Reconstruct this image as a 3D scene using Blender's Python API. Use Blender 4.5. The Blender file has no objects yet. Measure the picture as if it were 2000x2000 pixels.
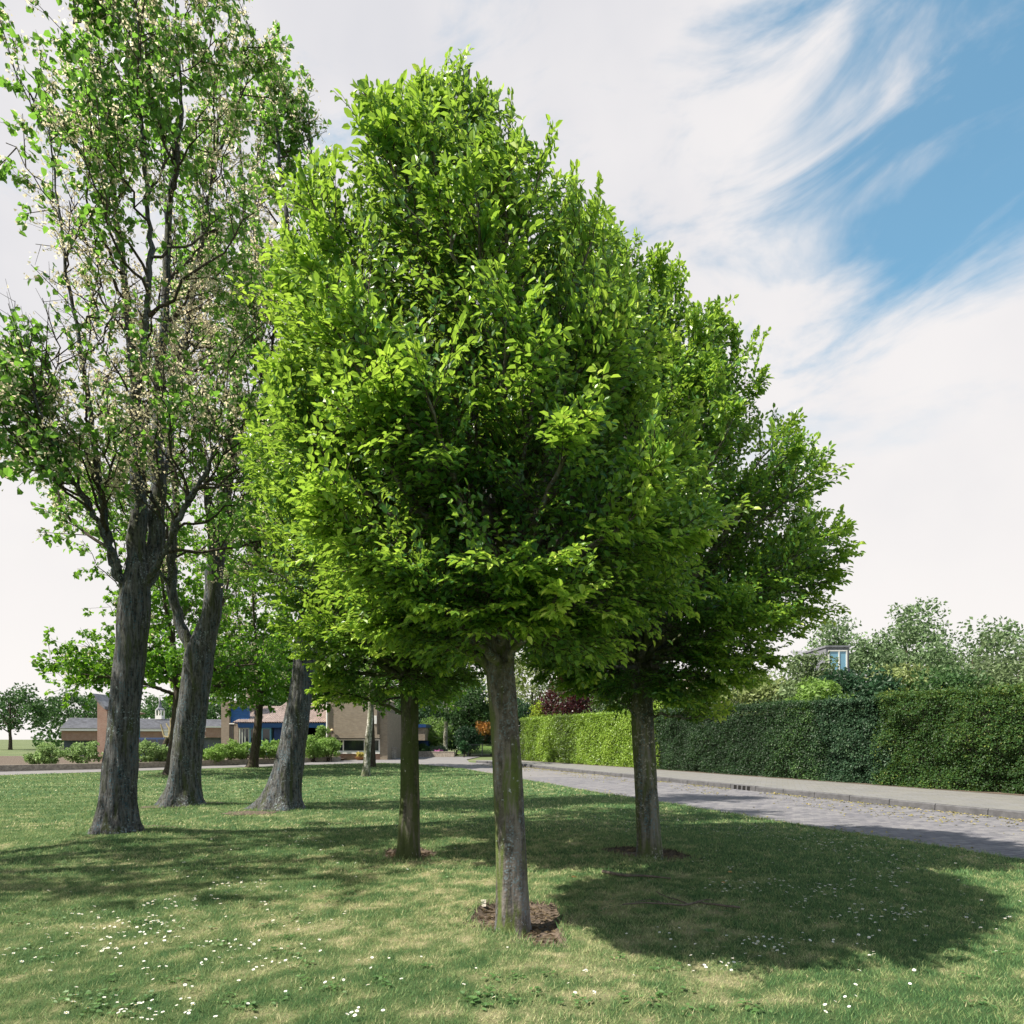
import bpy, math, random
import numpy as np
from mathutils import Vector, Matrix, Quaternion

random.seed(7)
RNG = np.random.default_rng(11)
SC = bpy.context.scene
COL = SC.collection

# ------------------------------------------------------------------ camera
F_PX, HOR, EYE = 1250.0, 1444.0, 1.4          # focal length in photo pixels, horizon row, eye height
cam_d = bpy.data.cameras.new('camera')
cam = bpy.data.objects.new('camera', cam_d)
COL.objects.link(cam)
cam.location = (0, 0, EYE)
cam.rotation_euler = (math.radians(90), 0, 0)
cam_d.sensor_width = 36
cam_d.lens = 36 * F_PX / 2000
cam_d.shift_y = (HOR - 1000) / 2000
cam_d.clip_end = 6000
SC.camera = cam

# ------------------------------------------------------------------ world and sun
SUN_EL = math.radians(53)
SUN_DIR = Vector((0.955, 0.297, 0)).normalized()        # horizontal direction the light travels
world = bpy.data.worlds.new('World')
SC.world = world
world.use_nodes = True
nt = world.node_tree
nt.nodes.clear()


def N(tree, kind, **kw):
    n = tree.nodes.new(kind)
    for k, v in kw.items():
        if k.startswith('i_'):
            key = k[2:]
            key = int(key) if key.isdigit() else key.replace('_', ' ')
            n.inputs[key].default_value = v
        else:
            setattr(n, k, v)
    return n


def L(tree, a, b):
    tree.links.new(a, b)


def Mth(tree, op, a, b=None, c=None, clamp=False):
    n = tree.nodes.new('ShaderNodeMath')
    n.operation = op
    n.use_clamp = clamp
    for i, v in enumerate((a, b, c)):
        if v is None:
            continue
        if isinstance(v, (int, float)):
            n.inputs[i].default_value = v
        else:
            tree.links.new(v, n.inputs[i])
    return n.outputs[0]


def maprange(tree, v, a, b, c=0.0, d=1.0):
    n = tree.nodes.new('ShaderNodeMapRange')
    n.interpolation_type = 'SMOOTHSTEP'
    tree.links.new(v, n.inputs[0])
    for i, x in enumerate((a, b, c, d)):
        n.inputs[i + 1].default_value = x
    return n.outputs[0]


def mixc(tree, f, a, b, blend='MIX'):
    n = tree.nodes.new('ShaderNodeMix')
    n.data_type = 'RGBA'
    n.blend_type = blend
    for i, v in ((0, f), (6, a), (7, b)):
        if isinstance(v, (int, float)):
            n.inputs[i].default_value = v
        elif isinstance(v, tuple):
            n.inputs[i].default_value = (v[0], v[1], v[2], 1)
        else:
            tree.links.new(v, n.inputs[i])
    return n.outputs[2]


sky = N(nt, 'ShaderNodeTexSky', sky_type='NISHITA', sun_disc=False)
sky.sun_elevation = SUN_EL
sky.sun_rotation = math.atan2(-SUN_DIR.x, -SUN_DIR.y) % (2 * math.pi)
sky.air_density = 1.0
sky.dust_density = 1.2
sky.ozone_density = 2.2
tc = N(nt, 'ShaderNodeTexCoord')
sep = N(nt, 'ShaderNodeSeparateXYZ')
L(nt, tc.outputs['Generated'], sep.inputs[0])
az = Mth(nt, 'ARCTAN2', sep.outputs[0], sep.outputs[1])            # 0 = view direction
el = Mth(nt, 'ARCSINE', sep.outputs[2])
# cirrus streaks: stretched noise in a tilted azimuth / elevation frame
u = Mth(nt, 'ADD', Mth(nt, 'MULTIPLY', az, math.cos(0.12)), Mth(nt, 'MULTIPLY', el, math.sin(0.12)))
v = Mth(nt, 'SUBTRACT', Mth(nt, 'MULTIPLY', el, math.cos(0.10)), Mth(nt, 'MULTIPLY', az, math.sin(0.10)))
cmb = N(nt, 'ShaderNodeCombineXYZ')
L(nt, Mth(nt, 'MULTIPLY', u, 3.0), cmb.inputs[0])
L(nt, Mth(nt, 'MULTIPLY', v, 9.0), cmb.inputs[1])
n1 = N(nt, 'ShaderNodeTexNoise', i_Scale=1.0, i_Detail=6.0, i_Roughness=0.58, i_Distortion=0.6)
L(nt, cmb.outputs[0], n1.inputs['Vector'])
n2 = N(nt, 'ShaderNodeTexNoise', i_Scale=3.2, i_Detail=6.0, i_Roughness=0.6, i_Distortion=0.3)
L(nt, tc.outputs['Generated'], n2.inputs['Vector'])
streak = Mth(nt, 'ADD', Mth(nt, 'MULTIPLY', n1.outputs[0], 0.7), Mth(nt, 'MULTIPLY', n2.outputs[0], 0.3))
# broad trend: the cloud sheet thins out towards the right (and far behind), and thickens at the horizon
side = maprange(nt, az, 0.16, 0.60)
high = maprange(nt, el, 0.36, 0.64)
trend = Mth(nt, 'MULTIPLY', side, high)
blue = Mth(nt, 'ADD', Mth(nt, 'MULTIPLY', trend, 0.84), Mth(nt, 'MULTIPLY', Mth(nt, 'SUBTRACT', streak, 0.5), 3.0))
blue = Mth(nt, 'MULTIPLY', maprange(nt, blue, 0.10, 0.80), maprange(nt, el, 0.30, 0.50))
blue = Mth(nt, 'MULTIPLY', blue, 0.86)
nish = mixc(nt, 1.0, sky.outputs[0], (.48, 1.15, 1.10), 'MULTIPLY')
n3 = N(nt, 'ShaderNodeTexNoise', i_Scale=1.7, i_Detail=5.0, i_Roughness=0.55)
L(nt, tc.outputs['Generated'], n3.inputs['Vector'])
cl = mixc(nt, maprange(nt, n3.outputs[0], 0.35, 0.68), (3.6, 3.62, 3.85), (4.55, 4.42, 4.42))
horiz = maprange(nt, el, 0.0, 0.55)
cl = mixc(nt, horiz, (5.0, 4.8, 4.65), cl)
skycol = mixc(nt, blue, cl, nish)
bg = N(nt, 'ShaderNodeBackground', i_Strength=0.10)
L(nt, skycol, bg.inputs[0])
wo = N(nt, 'ShaderNodeOutputWorld')
L(nt, bg.outputs[0], wo.inputs[0])

sun_d = bpy.data.lights.new('sun', 'SUN')
sun_d.energy = 5.0
sun_d.angle = math.radians(0.53)
sun_d.color = (1.0, 0.93, 0.80)
sun = bpy.data.objects.new('sun', sun_d)
COL.objects.link(sun)
ld = Vector((SUN_DIR.x * math.cos(SUN_EL), SUN_DIR.y * math.cos(SUN_EL), -math.sin(SUN_EL)))
sun.rotation_euler = ld.to_track_quat('-Z', 'Y').to_euler()
sun.location = (-20, -10, 40)

SC.view_settings.view_transform = 'Standard'
SC.view_settings.look = 'None'
SC.view_settings.gamma = 1.0
SC.view_settings.exposure = 1.0
SC.view_settings.use_curve_mapping = False
SC.cycles.max_bounces = 7
SC.cycles.diffuse_bounces = 4
SC.cycles.transmission_bounces = 4
SC.cycles.transparent_max_bounces = 4

# ------------------------------------------------------------------ helpers
ORG = {}


def P(px, py, d):
    return np.array([(px - 1000) / F_PX * d, d, EYE + (HOR - py) / F_PX * d])


def G(px, py, z=0.0):
    d = F_PX * (EYE - z) / (py - HOR)
    return np.array([(px - 1000) / F_PX * d, d, z])


def smooth01(t):
    t = np.clip(t, 0, 1)
    return t * t * (3 - 2 * t)


def _hash(i, j, k, seed):
    h = (i * 374761393 + j * 668265263 + k * 1274126177 + seed * 362437) & 0xFFFFFFFF
    h = ((h ^ (h >> 13)) * 1274126177) & 0xFFFFFFFF
    return ((h ^ (h >> 16)) & 0xFFFF) / 65535.0


def vnoise(Pt, seed=0):
    Pt = np.asarray(Pt, float)
    f = np.floor(Pt).astype(np.int64)
    t = Pt - f
    t = t * t * (3 - 2 * t)
    i, j, k = f[:, 0], f[:, 1], f[:, 2]
    r = 0
    for a in (0, 1):
        wa = t[:, 0] if a else 1 - t[:, 0]
        for b in (0, 1):
            wb = t[:, 1] if b else 1 - t[:, 1]
            for c in (0, 1):
                wc = t[:, 2] if c else 1 - t[:, 2]
                r = r + wa * wb * wc * _hash(i + a, j + b, k + c, seed)
    return r


def fbm(Pt, seed=0, octv=4, rough=0.5):
    r, a, s, tot = 0, 1.0, 1.0, 0
    for o in range(octv):
        r = r + a * vnoise(np.asarray(Pt) * s, seed + o * 17)
        tot += a
        a *= rough
        s *= 2.03
    return r / tot


def nrm(a):
    a = np.asarray(a, float)
    return a / np.maximum(np.linalg.norm(a, axis=-1, keepdims=True), 1e-9)


def make_mesh(name, V, F, mats, attrs=None, smooth=False, midx=None):
    V = np.asarray(V, dtype=np.float32)
    me = bpy.data.meshes.new(name)
    me.vertices.add(len(V))
    me.vertices.foreach_set('co', V.ravel())
    Fs = F if isinstance(F, list) else [F]
    Fs = [np.asarray(f, dtype=np.int32) for f in Fs if len(f)]
    loops = np.concatenate([f.ravel() for f in Fs])
    starts, s = [], 0
    for f in Fs:
        k = f.shape[1]
        starts.append(s + np.arange(len(f)) * k)
        s += len(f) * k
    starts = np.concatenate(starts).astype(np.int32)
    me.loops.add(len(loops))
    me.loops.foreach_set('vertex_index', loops)
    me.polygons.add(len(starts))
    me.polygons.foreach_set('loop_start', starts)
    me.polygons.foreach_set('use_smooth', np.full(len(starts), bool(smooth), dtype=bool))
    for m in (mats if isinstance(mats, (list, tuple)) else [mats]):
        me.materials.append(m)
    if midx is not None:
        me.polygons.foreach_set('material_index', np.asarray(midx, dtype=np.int32))
    me.update(calc_edges=True)
    if attrs:
        for k, a in attrs.items():
            at = me.attributes.new(k, 'FLOAT', 'POINT')
            at.data.foreach_set('value', np.asarray(a, dtype=np.float32))
    return me


def add_obj(name, me, parent=None, origin=None):
    o = bpy.data.objects.new(name, me)
    COL.objects.link(o)
    if parent is not None:
        o.parent = parent
        ORG[o] = ORG[parent]
    else:
        ORG[o] = np.array(origin if origin is not None else (0, 0, 0), float)
        o.location = ORG[o]
    return o


def obj(name, V, F, mats, parent=None, origin=None, **kw):
    """One mesh object from world coordinates."""
    org = ORG[parent] if parent is not None else np.array(origin if origin is not None else (0, 0, 0), float)
    return add_obj(name, make_mesh(name, np.asarray(V, float) - org, F, mats, **kw), parent, org)


def empty(name, loc):
    o = bpy.data.objects.new(name, None)
    COL.objects.link(o)
    o.location = loc
    o.empty_display_size = 0.2
    ORG[o] = np.array(loc, float)
    return o


def tag(o, label=None, cat=None, group=None, kind=None):
    if label:
        o['label'] = label
    if cat:
        o['category'] = cat
    if group:
        o['group'] = group
    if kind:
        o['kind'] = kind
    return o


class MB:
    """Collects boxes, prisms and tubes (quads and tris) into one mesh."""

    def __init__(s):
        s.V, s.Q, s.T, s.n = [], [], [], 0

    def add(s, V, Q=None, T=None):
        V = np.asarray(V, float)
        if Q is not None and len(Q):
            s.Q.append(np.asarray(Q, int) + s.n)
        if T is not None and len(T):
            s.T.append(np.asarray(T, int) + s.n)
        s.V.append(V)
        s.n += len(V)
        return s

    def hexa(s, bottom, top):
        return s.add(list(bottom) + list(top), [(3, 2, 1, 0), (4, 5, 6, 7), (0, 1, 5, 4), (1, 2, 6, 5), (2, 3, 7, 6), (3, 0, 4, 7)])

    def box(s, fr, x0, x1, y0, y1, z0, z1):
        c = [fr(x, y, z) for z in (z0, z1) for x, y in ((x0, y0), (x1, y0), (x1, y1), (x0, y1))]
        return s.hexa(c[:4], c[4:])

    def tube(s, path, rad, nseg=8, cap=True):
        V, Q = tube_arrays(path, rad, nseg)
        s.add(V, Q)
        if cap:
            for ring, flip in ((0, True), (len(path) - 1, False)):
                c = np.asarray(path[ring], float)
                idx = np.arange(nseg)
                a, b = ring * nseg + idx, ring * nseg + (idx + 1) % nseg
                vv = np.vstack([V[ring * nseg:(ring + 1) * nseg], c])
                ii, jj = idx, (idx + 1) % nseg
                t = np.stack([jj, ii, np.full(nseg, nseg)], 1) if flip else np.stack([ii, jj, np.full(nseg, nseg)], 1)
                s.add(vv, None, t)
        return s

    def build(s, name, mats, parent=None, origin=None, **kw):
        F = []
        if s.Q:
            F.append(np.vstack(s.Q))
        if s.T:
            F.append(np.vstack(s.T))
        return obj(name, np.vstack(s.V), F, mats, parent, origin, **kw)


def tube_arrays(path, rad, nseg=8):
    path = np.asarray(path, float)
    n = len(path)
    rad = np.full(n, rad) if np.isscalar(rad) else np.asarray(rad, float)
    tan = nrm(np.gradient(path, axis=0))
    ref = np.array([1.0, 0, 0]) if abs(tan[0][0]) < 0.9 else np.array([0, 1.0, 0])
    up = nrm(np.cross(tan[0], ref))
    V = np.zeros((n, nseg, 3))
    th = np.arange(nseg) / nseg * 2 * math.pi
    for i in range(n):
        up = nrm(up - np.dot(up, tan[i]) * tan[i])
        sd = np.cross(tan[i], up)
        V[i] = path[i] + rad[i] * (np.cos(th)[:, None] * up + np.sin(th)[:, None] * sd)
    i = np.arange(n - 1)[:, None] * nseg
    j = np.arange(nseg)[None, :]
    jn = (j + 1) % nseg
    Q = np.stack([i + j, i + jn, i + nseg + jn, i + nseg + j], -1).reshape(-1, 4)
    return V.reshape(-1, 3), Q


def spline(pts, n):
    """Catmull-Rom through points (any number of columns)."""
    p = np.asarray(pts, float)
    p = np.vstack([2 * p[0] - p[1], p, 2 * p[-1] - p[-2]])
    m = len(p) - 3
    t = np.linspace(0, m - 1e-6, n)
    k = t.astype(int)
    f = (t - k)[:, None]
    a, b, c, d = p[k], p[k + 1], p[k + 2], p[k + 3]
    return 0.5 * (2 * b + (c - a) * f + (2 * a - 5 * b + 4 * c - d) * f ** 2 + (3 * b - 3 * c + d - a) * f ** 3)


def twig_batch(mb, S, E, r0, r1, sag=0.0, sides=3):
    """Many short twigs at once: three rings each."""
    S, E = np.asarray(S, float), np.asarray(E, float)
    n = len(S)
    r0 = np.broadcast_to(r0, n)
    r1 = np.broadcast_to(r1, n)
    D = nrm(E - S)
    ref = np.tile([0.31, 0.2, 0.93], (n, 1))
    A = nrm(np.cross(D, ref))
    B = np.cross(D, A)
    M = (S + E) / 2 + np.array([0, 0, 1.0]) * sag
    th = np.arange(sides) / sides * 2 * math.pi
    rings = []
    for C, r in ((S, r0), (E, r1)):
        rings.append(C[:, None, :] + r[:, None, None] * (np.cos(th)[None, :, None] * A[:, None, :] + np.sin(th)[None, :, None] * B[:, None, :]))
    V = np.stack(rings, 1).reshape(-1, 3)
    base = np.arange(n)[:, None, None] * (2 * sides)
    r = np.arange(1)[None, :, None] * sides
    j = np.arange(sides)[None, None, :]
    jn = (j + 1) % sides
    Q = np.stack([base + r + j, base + r + jn, base + r + sides + jn, base + r + sides + j], -1).reshape(-1, 4)
    mb.add(V, Q)


# leaf outlines: (along, across, up), folded at the midrib
LEAF4 = (np.array([[0, 0, 0], [.28, .46, .10], [.66, .40, .07], [1, 0, -.10], [.66, -.40, .07], [.28, -.46, .10], [.5, 0, -.02]]),
         [(0, 6, 2, 1), (6, 3, 2, 2), (0, 5, 4, 6), (6, 4, 3, 3)])
LEAF_OVAL = (np.array([[0, 0, 0], [.30, .47, .13], [.70, .38, .09], [1, 0, -.12], [.70, -.38, .09], [.30, -.47, .13]]),
             np.array([(0, 3, 2, 1), (0, 5, 4, 3)]))
LEAF_HEART = (np.array([[0, 0, 0], [.12, .48, .12], [.62, .42, .05], [1, 0, -.18], [.62, -.42, .05], [.12, -.48, .12]]),
              np.array([(0, 3, 2, 1), (0, 5, 4, 3)]))
LEAF_FAR = (np.array([[0, 0, 0], [.45, .5, .14], [1, 0, -.06], [.45, -.5, .14]]), np.array([(0, 2, 1), (0, 3, 2)]))

PETAL = (np.array([[0, 0, 0], [.8, .5, .1], [.9, -.45, -.05]]), np.array([(0, 2, 1)]))


def leaves(kind, Pb, A, Nn, Ln, Wd):
    tpl, fc = kind
    A = nrm(A)
    Nn = nrm(Nn - (Nn * A).sum(1, keepdims=True) * A)
    B = np.cross(Nn, A)
    n = len(Pb)
    V = (Pb[:, None, :] + tpl[None, :, 0:1] * (A * Ln[:, None])[:, None, :]
         + tpl[None, :, 1:2] * (B * Wd[:, None])[:, None, :] + tpl[None, :, 2:3] * (Nn * Ln[:, None])[:, None, :])
    k = len(tpl)
    F = (np.arange(n)[:, None, None] * k + fc[None, :, :]).reshape(-1, fc.shape[1])
    return V.reshape(-1, 3), F, k


def leaf_objects(name, kind, Pb, A, Nn, Ln, Wd, rnd, mat, parent):
    """Single leaves as objects; six shared meshes carry six tones."""
    protos = []
    tpl, fc = kind
    for q in range(6):
        V = tpl * np.array([1, float(np.median(Wd / Ln)), 1])
        protos.append(make_mesh(name, V, fc, mat, attrs={'rnd': np.full(len(V), (q + .5) / 6)}))
    A = nrm(A)
    Nn = nrm(Nn - (Nn * A).sum(1, keepdims=True) * A)
    B = np.cross(Nn, A)
    for i in range(len(Pb)):
        o = bpy.data.objects.new(name, protos[min(5, int(rnd[i] * 6))])
        COL.objects.link(o)
        o.parent = parent
        M = Matrix(((A[i][0], B[i][0], Nn[i][0], 0), (A[i][1], B[i][1], Nn[i][1], 0), (A[i][2], B[i][2], Nn[i][2], 0), (0, 0, 0, 1)))
        o.matrix_local = Matrix.Translation(Vector(Pb[i] - ORG[parent])) @ M @ Matrix.Scale(Ln[i], 4)


# ------------------------------------------------------------------ materials
MATS = {}


def new_mat(name):
    m = bpy.data.materials.new(name)
    m.use_nodes = True
    t = m.node_tree
    t.nodes.clear()
    out = N(t, 'ShaderNodeOutputMaterial')
    return m, t, out


def ramp(t, fac, stops):
    n = t.nodes.new('ShaderNodeValToRGB')
    cr = n.color_ramp
    while len(cr.elements) < len(stops):
        cr.elements.new(0.5)
    for e, (p, c) in zip(cr.elements, stops):
        e.position = p
        e.color = (c[0], c[1], c[2], 1)
    t.links.new(fac, n.inputs[0])
    return n.outputs[0]


def mat_leaf(name, stops, trans, tf=0.42, rough=0.42, spec=0.45):
    m, t, out = new_mat(name)
    at = N(t, 'ShaderNodeAttribute', attribute_name='rnd')
    col = ramp(t, at.outputs['Fac'], stops)
    pr = N(t, 'ShaderNodeBsdfPrincipled', i_Roughness=rough)
    pr.inputs['Specular IOR Level'].default_value = spec
    L(t, col, pr.inputs['Base Color'])
    tr = N(t, 'ShaderNodeBsdfTranslucent')
    tcol = mixc(t, 0.65, col, trans)
    L(t, tcol, tr.inputs[0])
    mx = N(t, 'ShaderNodeMixShader', i_0=tf)
    L(t, pr.outputs[0], mx.inputs[1])
    L(t, tr.outputs[0], mx.inputs[2])
    L(t, mx.outputs[0], out.inputs[0])
    return m


def mat_plain(name, col, rough=0.8, var=0.12, scale=6.0, bump=0.0, metallic=0.0, spec=0.4):
    m, t, out = new_mat(name)
    tc = N(t, 'ShaderNodeTexCoord')
    ns = N(t, 'ShaderNodeTexNoise', i_Scale=scale, i_Detail=6.0, i_Roughness=0.6)
    L(t, tc.outputs['Object'], ns.inputs['Vector'])
    lo = tuple(c * (1 - var) for c in col)
    hi = tuple(min(1, c * (1 + var)) for c in col)
    c = mixc(t, maprange(t, ns.outputs[0], .3, .7), lo, hi)
    pr = N(t, 'ShaderNodeBsdfPrincipled', i_Roughness=rough, i_Metallic=metallic)
    pr.inputs['Specular IOR Level'].default_value = spec
    L(t, c, pr.inputs['Base Color'])
    if bump:
        b = N(t, 'ShaderNodeBump', i_Strength=bump, i_Distance=0.02)
        L(t, ns.outputs[0], b.inputs['Height'])
        L(t, b.outputs[0], pr.inputs['Normal'])
    L(t, pr.outputs[0], out.inputs[0])
    return m


def mat_bark(name, base, dark, algae, alg_amt, lich, lich_amt, vs=(26, 26, 4.5), fiss=0.5, blue=None):
    m, t, out = new_mat(name)
    tc = N(t, 'ShaderNodeTexCoord')
    mp = N(t, 'ShaderNodeMapping')
    mp.inputs['Scale'].default_value = vs
    L(t, tc.outputs['Object'], mp.inputs[0])
    n1 = N(t, 'ShaderNodeTexNoise', i_Scale=1.0, i_Detail=8.0, i_Roughness=0.65, i_Distortion=0.6)
    L(t, mp.outputs[0], n1.inputs['Vector'])
    n2 = N(t, 'ShaderNodeTexNoise', i_Scale=22.0, i_Detail=8.0, i_Roughness=0.7)
    L(t, tc.outputs['Object'], n2.inputs['Vector'])
    mp3 = N(t, 'ShaderNodeMapping')
    mp3.inputs['Scale'].default_value = (9, 9, 1.3)
    mp3.inputs['Location'].default_value = (3.1, 1.7, 5.2)
    L(t, tc.outputs['Object'], mp3.inputs[0])
    n3 = N(t, 'ShaderNodeTexNoise', i_Scale=1.0, i_Detail=5.0, i_Roughness=0.65)
    L(t, mp3.outputs[0], n3.inputs['Vector'])
    n4 = N(t, 'ShaderNodeTexNoise', i_Scale=34.0, i_Detail=4.0, i_Roughness=0.6)
    L(t, tc.outputs['Object'], n4.inputs['Vector'])
    n5 = N(t, 'ShaderNodeTexNoise', i_Scale=3.3, i_Detail=4.0, i_Roughness=0.5)
    L(t, tc.outputs['Object'], n5.inputs['Vector'])
    c = mixc(t, maprange(t, n1.outputs[0], .5 - fiss * .12, .60), dark, base)
    c = mixc(t, maprange(t, n2.outputs[0], .35, .72, 0, .5), c, tuple(x * 1.5 for x in base))
    am = Mth(t, 'MULTIPLY', maprange(t, n3.outputs[0], .60 - alg_amt * .25, .72 - alg_amt * .22), maprange(t, n2.outputs[0], .25, .55, .55, 1))
    c = mixc(t, Mth(t, 'MULTIPLY', am, 0.85), c, algae)
    lm = Mth(t, 'MULTIPLY', maprange(t, n4.outputs[0], .68 - lich_amt * .16, .72 - lich_amt * .14), maprange(t, n5.outputs[0], .46, .62))
    c = mixc(t, Mth(t, 'MULTIPLY', lm, 0.8), c, lich)
    if blue:
        n6 = N(t, 'ShaderNodeTexNoise', i_Scale=60.0, i_Detail=3.0, i_Roughness=0.6)
        L(t, tc.outputs['Object'], n6.inputs['Vector'])
        bm_ = Mth(t, 'MULTIPLY', maprange(t, n6.outputs[0], .50, .62), maprange(t, n3.outputs[0], .40, .52, .8, 0))
        c = mixc(t, Mth(t, 'MULTIPLY', bm_, 0.7), c, blue)
    pr = N(t, 'ShaderNodeBsdfPrincipled', i_Roughness=0.92)
    pr.inputs['Specular IOR Level'].default_value = 0.2
    L(t, c, pr.inputs['Base Color'])
    h = Mth(t, 'ADD', Mth(t, 'MULTIPLY', n1.outputs[0], fiss * 2), Mth(t, 'MULTIPLY', n2.outputs[0], 0.5))
    b = N(t, 'ShaderNodeBump', i_Strength=1.0, i_Distance=0.03)
    L(t, h, b.inputs['Height'])
    L(t, b.outputs[0], pr.inputs['Normal'])
    L(t, pr.outputs[0], out.inputs[0])
    return m


def mat_glass_dark(name, col=(0.02, 0.025, 0.03)):
    m, t, out = new_mat(name)
    pr = N(t, 'ShaderNodeBsdfPrincipled', i_Roughness=0.06)
    pr.inputs['Base Color'].default_value = (*col, 1)
    pr.inputs['Specular IOR Level'].default_value = 0.7
    L(t, pr.outputs[0], out.inputs[0])
    return m


def mat_brickwall(name, c1, c2, mortar, scale=1.0):
    m, t, out = new_mat(name)
    tc = N(t, 'ShaderNodeTexCoord')
    sp = N(t, 'ShaderNodeSeparateXYZ')
    L(t, tc.outputs['Object'], sp.inputs[0])
    cb = N(t, 'ShaderNodeCombineXYZ')
    L(t, Mth(t, 'ADD', sp.outputs[0], Mth(t, 'MULTIPLY', sp.outputs[1], .93)), cb.inputs[0])
    L(t, sp.outputs[2], cb.inputs[1])
    br = N(t, 'ShaderNodeTexBrick', i_Scale=1.0)
    br.inputs['Brick Width'].default_value = 0.22 * scale
    br.inputs['Row Height'].default_value = 0.065 * scale
    br.inputs['Mortar Size'].default_value = 0.010
    br.inputs['Color1'].default_value = (*c1, 1)
    br.inputs['Color2'].default_value = (*c2, 1)
    br.inputs['Mortar'].default_value = (*mortar, 1)
    L(t, cb.outputs[0], br.inputs['Vector'])
    ns = N(t, 'ShaderNodeTexNoise', i_Scale=3.2, i_Detail=9.0, i_Roughness=.75)
    L(t, tc.outputs['Object'], ns.inputs['Vector'])
    c = mixc(t, maprange(t, ns.outputs[0], .35, .65, 0, .55), br.outputs[0], tuple(x * .62 for x in c1))
    pr = N(t, 'ShaderNodeBsdfPrincipled', i_Roughness=0.9)
    L(t, c, pr.inputs['Base Color'])
    b = N(t, 'ShaderNodeBump', i_Strength=0.5, i_Distance=0.01)
    L(t, br.outputs['Fac'], b.inputs['Height'])
    b.invert = True
    L(t, b.outputs[0], pr.inputs['Normal'])
    L(t, pr.outputs[0], out.inputs[0])
    return m


M_HORN = mat_leaf('hornbeam_leaf', [(0.0, (.016, .078, .028)), (0.35, (.052, .175, .040)), (0.7, (.27, .44, .055)), (1.0, (.56, .66, .12))], (.50, .74, .07), 0.38, 0.36, 0.55)  # dark stops paint in the shade of the crown interior
M_LIND = mat_leaf('linden_leaf', [(0.0, (.045, .12, .028)), (0.5, (.085, .20, .040)), (1.0, (.18, .32, .055))], (.28, .58, .06), 0.48, 0.42, 0.4)
M_LIND_FAR = mat_leaf('far_linden_leaf', [(0.0, (.04, .12, .015)), (0.5, (.08, .20, .020)), (1.0, (.16, .30, .030))], (.26, .52, .03), 0.48, 0.5, 0.35)
M_BLOS = mat_leaf('linden_blossom', [(0.0, (.48, .41, .25)), (0.5, (.66, .58, .38)), (1.0, (.80, .74, .56))], (.88, .80, .58), 0.55, 0.7, 0.2)
M_BARK_H = mat_bark('hornbeam_bark', (.175, .155, .145), (.06, .055, .05), (.085, .125, .022), 0.46, (.42, .46, .48), 0.35, (12, 12, 1.8), 0.35, blue=(.20, .30, .36))
M_BARK_HG = mat_bark('green_hornbeam_bark', (.135, .125, .105), (.035, .035, .028), (.05, .075, .018), 0.95, (.42, .42, .40), 0.15, (9, 9, 1.4), 0.5)
M_BARK_HB = mat_bark('patchy_hornbeam_bark', (.165, .155, .13), (.05, .05, .04), (.075, .105, .03), 0.55, (.48, .46, .42), 0.75, (9, 9, 1.6), 0.4, blue=(.10, .24, .30))
M_BARK_L = mat_bark('linden_bark', (.12, .12, .122), (.012, .012, .013), (.06, .075, .03), 0.35, (.30, .36, .38), 0.7, (30, 30, 4.2), 1.0, blue=(.06, .18, .25))
M_BARK_D = mat_bark('dark_bark', (.085, .07, .055), (.025, .02, .017), (.05, .065, .02), 0.4, (.2, .2, .18), 0.1, (30, 30, 5), 0.6)
M_TWIG = mat_plain('twig_bark', (.05, .038, .028), 0.9, 0.3, 9)
M_BIRCH = mat_bark('birch_bark', (.48, .46, .42), (.05, .045, .04), (.09, .11, .04), 0.8, (.04, .035, .03), 1.6, (6, 6, 9), 1.0)
M_SOIL = mat_plain('pit_soil', (.095, .072, .055), 1.0, 0.5, 22, 1.0)
M_CONC = mat_plain('kerb_concrete', (.085, .085, .092), 0.9, 0.22, 7, 0.4)
M_WHITE = mat_plain('white_paint', (.76, .75, .72), 0.5, 0.05)
M_BLUE = mat_plain('blue_paint', (.015, .10, .30), 0.5, 0.12)
M_BLUE_D = mat_plain('deep_blue_paint', (.010, .05, .17), 0.5, 0.12)
M_GLASS = mat_glass_dark('window_glass')
M_BRICK = mat_brickwall('yellow_brick', (.33, .265, .195), (.24, .19, .14), (.26, .235, .20))
M_BRICK_R = mat_brickwall('red_brick', (.36, .20, .14), (.30, .165, .115), (.32, .28, .25))
M_TILE = mat_plain('pink_roof_tile', (.37, .295, .27), 0.85, 0.22, 3.5, 0.3)
M_SLATE = mat_plain('slate', (.17, .175, .20), 0.6, 0.3, 3.0, 0.3)
M_STONE = mat_plain('planter_concrete', (.30, .26, .22), 0.95, 0.3, 9, 0.6)

# ------------------------------------------------------------------ ground layout (world metres)
LAWN_EDGE = np.array([(-15, 14.3), (2, 7.8), (8.41, 5.40), (9.4, 4.98), (10.3, 4.62), (11.4, 4.2), (13.06, 3.58), (14.8, 2.85), (17.5, 1.83), (21.6, .35), (26, -1.1), (31.2, -2.9), (35.7, -5.4), (37.5, -8.0), (60, -20)])   # y, x
LAWN_FAR = np.array([(-60, -4), (-30, 16.5), (-16.1, 27.3), (-12.5, 31.2), (-9.6, 36.0), (-7.0, 37.3), (-5.0, 36.3), (0, 60)])    # x, y
KERB = np.array([(15.2, -5), (12.6, 2), (8.3, 13.06), (6.0, 19.0), (4.6, 22.7), (2.9, 26.8), (.45, 33.4), (-1.2, 37.0), (-2.6, 39.3)])  # x, y
HEDGE = np.array([(20.5, -5), (17.0, 2.8), (13.3, 11), (10.8, 16.9), (9.8, 19.3), (8.6, 21.9), (7.1, 25.4), (5.5, 29.1), (3.5, 33.0), (.5, 39.3)])
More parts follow.
